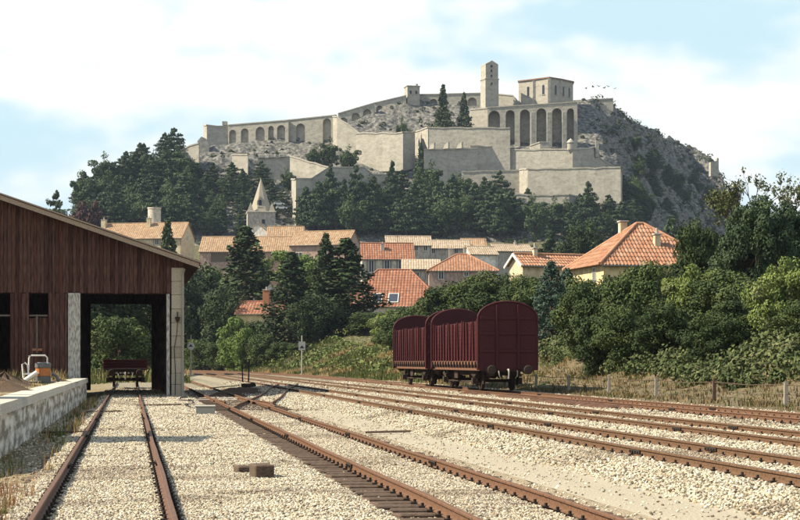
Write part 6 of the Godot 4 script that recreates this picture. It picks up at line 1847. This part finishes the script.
func build_cover() -> void:
	var rng := RandomNumberGenerator.new()
	rng.seed = 5
	var dry := [Color(0.34, 0.24, 0.11), Color(0.42, 0.32, 0.16), Color(0.26, 0.16, 0.08), Color(0.48, 0.38, 0.2)]
	var red := [Color(0.20, 0.09, 0.05), Color(0.28, 0.14, 0.07), Color(0.36, 0.24, 0.12)]
	var green := [Color(0.07, 0.10, 0.025), Color(0.10, 0.13, 0.035), Color(0.14, 0.15, 0.05)]
	# weeds beside the shed track
	var mb := MB.new()
	for k in 260:
		var z := rng.randf_range(17.5, 86.0)
		var c := rng.randf_range(-3.1, -1.35)
		var x := track_x(c, z)
		if x < platform_x(z) + 0.12: continue
		var near_end: bool = z < 27.0
		if not near_end and rng.randf() < 0.35: continue
		tuft(mb, x, z, ground_y(x, z), 22 if z < 40 else 12, rng.randf_range(0.12, 0.42), rng.randf_range(0.08, 0.22), red if near_end and rng.randf() < 0.7 else (green if rng.randf() < 0.55 else dry), rng, 0.006 if z < 40 else 0.012)
	for k in 150:
		var z := rng.randf_range(18.0, 25.5)
		var c := rng.randf_range(-3.3, -1.45)
		var x := track_x(c, z)
		tuft(mb, x, z, ground_y(x, z), 16, rng.randf_range(0.15, 0.45), 0.12, red if rng.randf() < 0.75 else dry, rng, 0.004)
	tag(put(mb, "trackside_weeds", M.grass), "dry weeds and grass growing between the shed track and platform", "weeds", "", "stuff")
	# grass on the platform deck
	mb = MB.new()
	for k in 420:
		var z := rng.randf_range(36.0, 88.0)
		var x := platform_x(z) - rng.randf_range(0.75, 7.0)
		var tall: bool = z > 78.0 and rng.randf() < 0.8
		tuft(mb, x, z, 0.93, 12, 0.5 if tall else rng.randf_range(0.06, 0.2), 0.2, dry if rng.randf() < 0.7 else green, rng, 0.014)
	tag(put(mb, "platform_grass", M.grass), "dry grass growing on the loading platform deck", "grass", "", "stuff")
	# grassy line-side bank beyond the tracks
	mb = MB.new()
	for k in 8000:
		var z := rng.randf_range(120.0, 290.0)
		var c := rng.randf_range(20.6, 33.0)
		var x := track_x(c, z)
		tuft(mb, x, z, ground_y(x, z), 9, rng.randf_range(0.2, 0.6), 0.7, dry if (n_big.get_noise_2d(x * 4.0, z * 4.0) > 0.0) else green, rng, 0.035)
	for k in 500:
		var z := rng.randf_range(150.0, 190.0)
		var c := rng.randf_range(-6.0, 5.0)
		var x := track_x(c, z)
		tuft(mb, x, z, ground_y(x, z), 7, rng.randf_range(0.5, 1.6), 0.6, green if rng.randf() < 0.7 else dry, rng, 0.05)
	tag(put(mb, "bank_grass", M.grass), "tall dry and green grass on the line-side bank", "grass", "", "stuff")
	# low scrub on the line-side bank
	mb = MB.new()
	for k in 240:
		var z := rng.randf_range(150.0, 275.0)
		var c := rng.randf_range(23.0, 34.0)
		var x := track_x(c, z)
		var r := rng.randf_range(0.4, 1.1)
		leaf_clump(mb, Vector3(x, ground_y(x, z) + r * 0.35, -z), Vector3(r * 1.3, r * 0.7, r), 46, 0.3, green, rng)
	tag(put(mb, "bank_scrub", M.leaf), "low green scrub on the grassy line-side bank", "scrub", "", "stuff")
	# short dry grass where the bank lies bare beside the wagons
	mb = MB.new()
	for k in 1500:
		var z := rng.randf_range(84.0, 125.0)
		var c := rng.randf_range(23.0, 30.0)
		var x := track_x(c, z)
		tuft(mb, x, z, ground_y(x, z), 8, rng.randf_range(0.08, 0.3), 0.35, dry if rng.randf() < 0.5 else green, rng, 0.02)
	tag(put(mb, "bare_bank_grass", M.grass), "short dry grass on the bare bank beside the wagons", "grass", "", "stuff")
	# dry grass at the foot of the right-hand bank
	var foot := [Color(0.18, 0.13, 0.065), Color(0.24, 0.18, 0.09), Color(0.14, 0.1, 0.05)]
	mb = MB.new()
	for k in 1900:
		var z := rng.randf_range(45.0, 122.0)
		var c := rng.randf_range(20.6, 24.6)
		var x := track_x(c, z)
		tuft(mb, x, z, ground_y(x, z), 8, rng.randf_range(0.06, 0.26), 0.3, foot if rng.randf() < 0.7 else green, rng, 0.02)
	tag(put(mb, "foot_grass", M.grass), "dry grass along the fence at the foot of the bank", "grass", "", "stuff")
	# creepers and scrub carpeting the right-hand bank
	mb = MB.new()
	var sc := [Color(0.03, 0.048, 0.016), Color(0.05, 0.07, 0.023), Color(0.075, 0.095, 0.033), Color(0.11, 0.115, 0.05)]
	for k in 2300:
		var z := rng.randf_range(55.0, 125.0)
		var c := rng.randf_range(22.9, 36.0)
		var x := track_x(c, z)
		if c < 23.9 + 1.6 * n_big.get_noise_2d(x * 6.0, z * 6.0): continue
		if x * 1800.0 / z < 195.0 and c < 26.5: continue
		var r := rng.randf_range(0.35, 0.9)
		leaf_clump(mb, Vector3(x, ground_y(x, z) + r * 0.4, -z), Vector3(r, r * 0.7, r), 70, 0.17, sc, rng)
	tag(put(mb, "bank_creeper", M.leaf), "green creeper and scrub carpeting the right-hand bank", "ground cover", "", "stuff")
	# scrub clinging to the citadel rock
	mb = MB.new()
	var hs := [Color(0.03, 0.045, 0.024), Color(0.045, 0.06, 0.03), Color(0.07, 0.08, 0.04)]
	for k in 6500:
		var x := rng.randf_range(-145.0, 175.0)
		var z := rng.randf_range(592.0, 930.0)
		var thin: bool = x < 82.0 and z > 690.0
		if thin and rng.randf() < 0.35: continue
		if z > 680.0 and n_big.get_noise_2d(x * 5.0, z * 5.0) < -0.12: continue
		if not thin and x < 82.0 and z > 700.0: continue
		if x > 82.0 and z < 660.0: continue
		var r := rng.randf_range(0.7, 2.0) * (0.7 if thin else 1.1)
		leaf_clump(mb, Vector3(x, hill_y(x, z) + r * 0.3, -z), Vector3(r, r * 0.8, r), 24, 0.75, hs, rng)
	for k in 1500:
		var x := rng.randf_range(84.0, 172.0)
		var z := rng.randf_range(700.0, 930.0)
		if n_big.get_noise_2d(x * 6.0, z * 4.0 + 90.0) < 0.02: continue
		var r := rng.randf_range(0.8, 2.4)
		leaf_clump(mb, Vector3(x, hill_y(x, z) + r * 0.3, -z), Vector3(r, r * 0.8, r), 30, 0.8, hs, rng)
	tag(put(mb, "rock_scrub", M.leaf_cedar), "dark scrub clinging to the citadel rock", "scrub", "", "stuff")

# ---------------------------------------------------------------- ballast stones
func stone_mesh(sd: int) -> ArrayMesh:
	var rng := RandomNumberGenerator.new()
	rng.seed = sd
	var ico := []
	var t := (1.0 + sqrt(5.0)) / 2.0
	for p in [Vector3(-1, t, 0), Vector3(1, t, 0), Vector3(-1, -t, 0), Vector3(1, -t, 0), Vector3(0, -1, t), Vector3(0, 1, t), Vector3(0, -1, -t), Vector3(0, 1, -t), Vector3(t, 0, -1), Vector3(t, 0, 1), Vector3(-t, 0, -1), Vector3(-t, 0, 1)]:
		ico.append(p.normalized() * 0.5 * rng.randf_range(0.58, 1.22) * Vector3(1.15, 0.75, 0.9))
	var mb := MB.new()
	for f in [[0, 11, 5], [0, 5, 1], [0, 1, 7], [0, 7, 10], [0, 10, 11], [1, 5, 9], [5, 11, 4], [11, 10, 2], [10, 7, 6], [7, 1, 8], [3, 9, 4], [3, 4, 2], [3, 2, 6], [3, 6, 8], [3, 8, 9], [4, 9, 5], [2, 4, 11], [6, 2, 10], [8, 6, 7], [9, 8, 1]]:
		mb.tri_to(ico[f[0]], ico[f[1]], ico[f[2]], ico[f[0]] + ico[f[1]] + ico[f[2]])
	return mb.mesh()

func stones(called: String, label: String, list: Array, sd: int) -> void:
	# list rows: c0, c1, z0, z1, per square metre, size
	var rng := RandomNumberGenerator.new()
	rng.seed = sd
	var pal := [Color(0.49, 0.435, 0.33), Color(0.46, 0.41, 0.315), Color(0.53, 0.48, 0.375), Color(0.58, 0.545, 0.45), Color(0.33, 0.28, 0.20), Color(0.42, 0.335, 0.215), Color(0.23, 0.20, 0.155), Color(0.13, 0.10, 0.07)]
	var rails := []
	for c in [-0.28, 4.43, 9.17, 12.9, 17.6]: rails.append_array([c - 0.758, c + 0.758])
	var xf := []
	var cl := PackedColorArray()
	for row in list:
		var zz: float = row[2]
		while zz < row[3]:
			var z1: float = min(zz + 2.0, row[3])
			# keep to what the lens can see, with a margin for a step aside
			var lo: float = max(row[0], 0.15 * z1 - 0.235 * z1 - 0.6)
			var hi: float = min(row[1], 0.15 * z1 + 0.235 * z1 + 0.6)
			var n := int((hi - lo) * (z1 - zz) * row[4])
			for k in max(n, 0):
				var c := rng.randf_range(lo, hi)
				var z := rng.randf_range(zz, z1)
				var bad := false
				for r in rails:
					if abs(c - r) < 0.085: bad = true
				# sleepers of the near siding lie open outside its left rail and in places between the rails
				var d := c - 4.43
				if abs(d) < 1.3 and z < 66.0:
					var ph: float = fposmod(z - 14.3 - 0.0 + d * 0.0, 0.6)
					var on := ph < 0.14 or ph > 0.46
					if d < -0.8: bad = rng.randf() < (0.97 if on else 0.8)
					elif on and rng.randf() < 0.42: bad = true
				if bad: continue
				var x := track_x(c, z)
				var s: float = row[5] * rng.randf_range(0.55, 1.35)
				var y := ground_y(x, z) + n_fine.get_noise_2d(x * 6.0, z * 6.0) * 0.03 + s * rng.randf_range(-0.15, 0.4)
				if abs(c - 4.43) < 0.68: y = max(y, -0.012 + s * rng.randf_range(-0.1, 0.3))
				xf.append(Transform3D(Basis.from_euler(Vector3(rng.randf_range(-0.6, 0.6), rng.randf() * TAU, rng.randf_range(-0.6, 0.6))).scaled(Vector3.ONE * s), Vector3(x, y, -z)))
				var col: Color = pal[rng.randi() % 8] if rng.randf() < 0.6 else pal[rng.randi() % 5]
				var dirt: float = smoothstep(0.12, 0.42, n_big.get_noise_2d(x * 9.0 + 50.0, z * 16.0))
				col = col.lerp(Color(0.16, 0.12, 0.085), dirt * rng.randf_range(0.2, 0.8))
				for tc in [4.43, 9.17, 12.9, 17.6]:
					if abs(c - tc) < 1.0: col = col.lerp(Color(0.17, 0.115, 0.075), max(0.0, 0.15 + 0.55 * n_fine.get_noise_2d(x * 0.7, z * 0.5)) * rng.randf_range(0.3, 1.3))
				cl.append(col * rng.randf_range(0.75, 1.12))
			zz = z1
	var kinds := 3
	for q in kinds:
		var mm := MultiMesh.new()
		mm.transform_format = MultiMesh.TRANSFORM_3D
		mm.use_colors = true
		mm.mesh = stone_mesh(sd * 10 + q)
		var n := (xf.size() - q + kinds - 1) / kinds
		mm.instance_count = n
		for k in n:
			mm.set_instance_transform(k, xf[k * kinds + q])
			mm.set_instance_color(k, cl[k * kinds + q])
		var o := MultiMeshInstance3D.new()
		o.multimesh = mm
		o.material_override = M.stones
		o.name = numbered(called)
		add_child(o)
		tag(o, label, "gravel", "", "stuff")
	print(called, " ", xf.size())

func build_stones() -> void:
	stones("siding_gravel", "pale crushed stone around the two left-hand tracks", [[-1.5, 5.75, 16.5, 30, 1250, 0.033], [-1.5, 5.75, 30, 46, 760, 0.038], [-1.5, 5.75, 46, 80, 300, 0.053], [-1.5, 7.1, 80, 120, 60, 0.08], [-3.4, -1.5, 16.5, 27, 420, 0.042], [-3.2, -1.5, 27, 60, 36, 0.05], [5.95, 7.1, 64, 80, 120, 0.07], [5.95, 7.2, 16.5, 66, 26, 0.04], [5.6, 5.9, 16.5, 66, 120, 0.042], [6.98, 7.15, 17, 66, 160, 0.05]], 3)
	stones("main_line_gravel", "pale coarse ballast stones under the main tracks", [[7.1, 11.0, 17, 34, 760, 0.046], [7.1, 15.4, 34, 52, 420, 0.053], [7.1, 15.4, 52, 90, 220, 0.06], [11.0, 15.4, 24, 34, 420, 0.06], [15.4, 20.2, 40, 95, 60, 0.07], [7.1, 20.2, 90, 140, 30, 0.09]], 4)


func _ready() -> void:
	n_rock = noise(0.028, 5, 31)
	n_big = noise(0.012, 3, 32)
	n_crag = noise(0.075, 4, 34)
	n_fine = noise(0.16, 4, 33)
	setup_view()
	make_materials()
	build_ground()
	var rng := RandomNumberGenerator.new()
	rng.seed = 11
	railway("siding_track", "rusty siding track running into the open wooden shed", -0.28, 0.0, 14, 150, false, M.raildark, 60, 0.03, rng)
	railway("siding_track", "rusty near siding track with exposed sleepers meeting the crossover", 4.43, 0.0, 14, 165, false, M.rail, 110, 0.0, rng)
	railway("main_track", "main line track on pale ballast next to the cinder path", 9.17, 0.23, 14, 330, true, M.railmain, 60, 0.045, rng)
	railway("main_track", "main line track between the other main track and the wagon siding", 12.9, 0.23, 24, 330, true, M.railmain, 70, 0.045, rng)
	railway("siding_track", "rusty back siding track carrying the maroon wagons", 17.6, 0.23, 40, 330, false, M.rail, 100, 0.015, rng)
	build_turnout(rng)
	build_platform(rng)
	build_shed(rng)
	stake_wagon("maroon open wagon with arched ends and stake sides, its bare end wall beside the fence", 17.75, 84.6, 13.0, 0.37)
	stake_wagon("maroon stake-sided wagon coupled behind another, further from the fence", 17.75, 99.4, 12.2, 0.37)
	flat_wagon(118.0, -0.28)
	build_yard_bits(rng)
	build_citadel()
	build_town()
	build_trees()
	build_cover()
	build_stones()
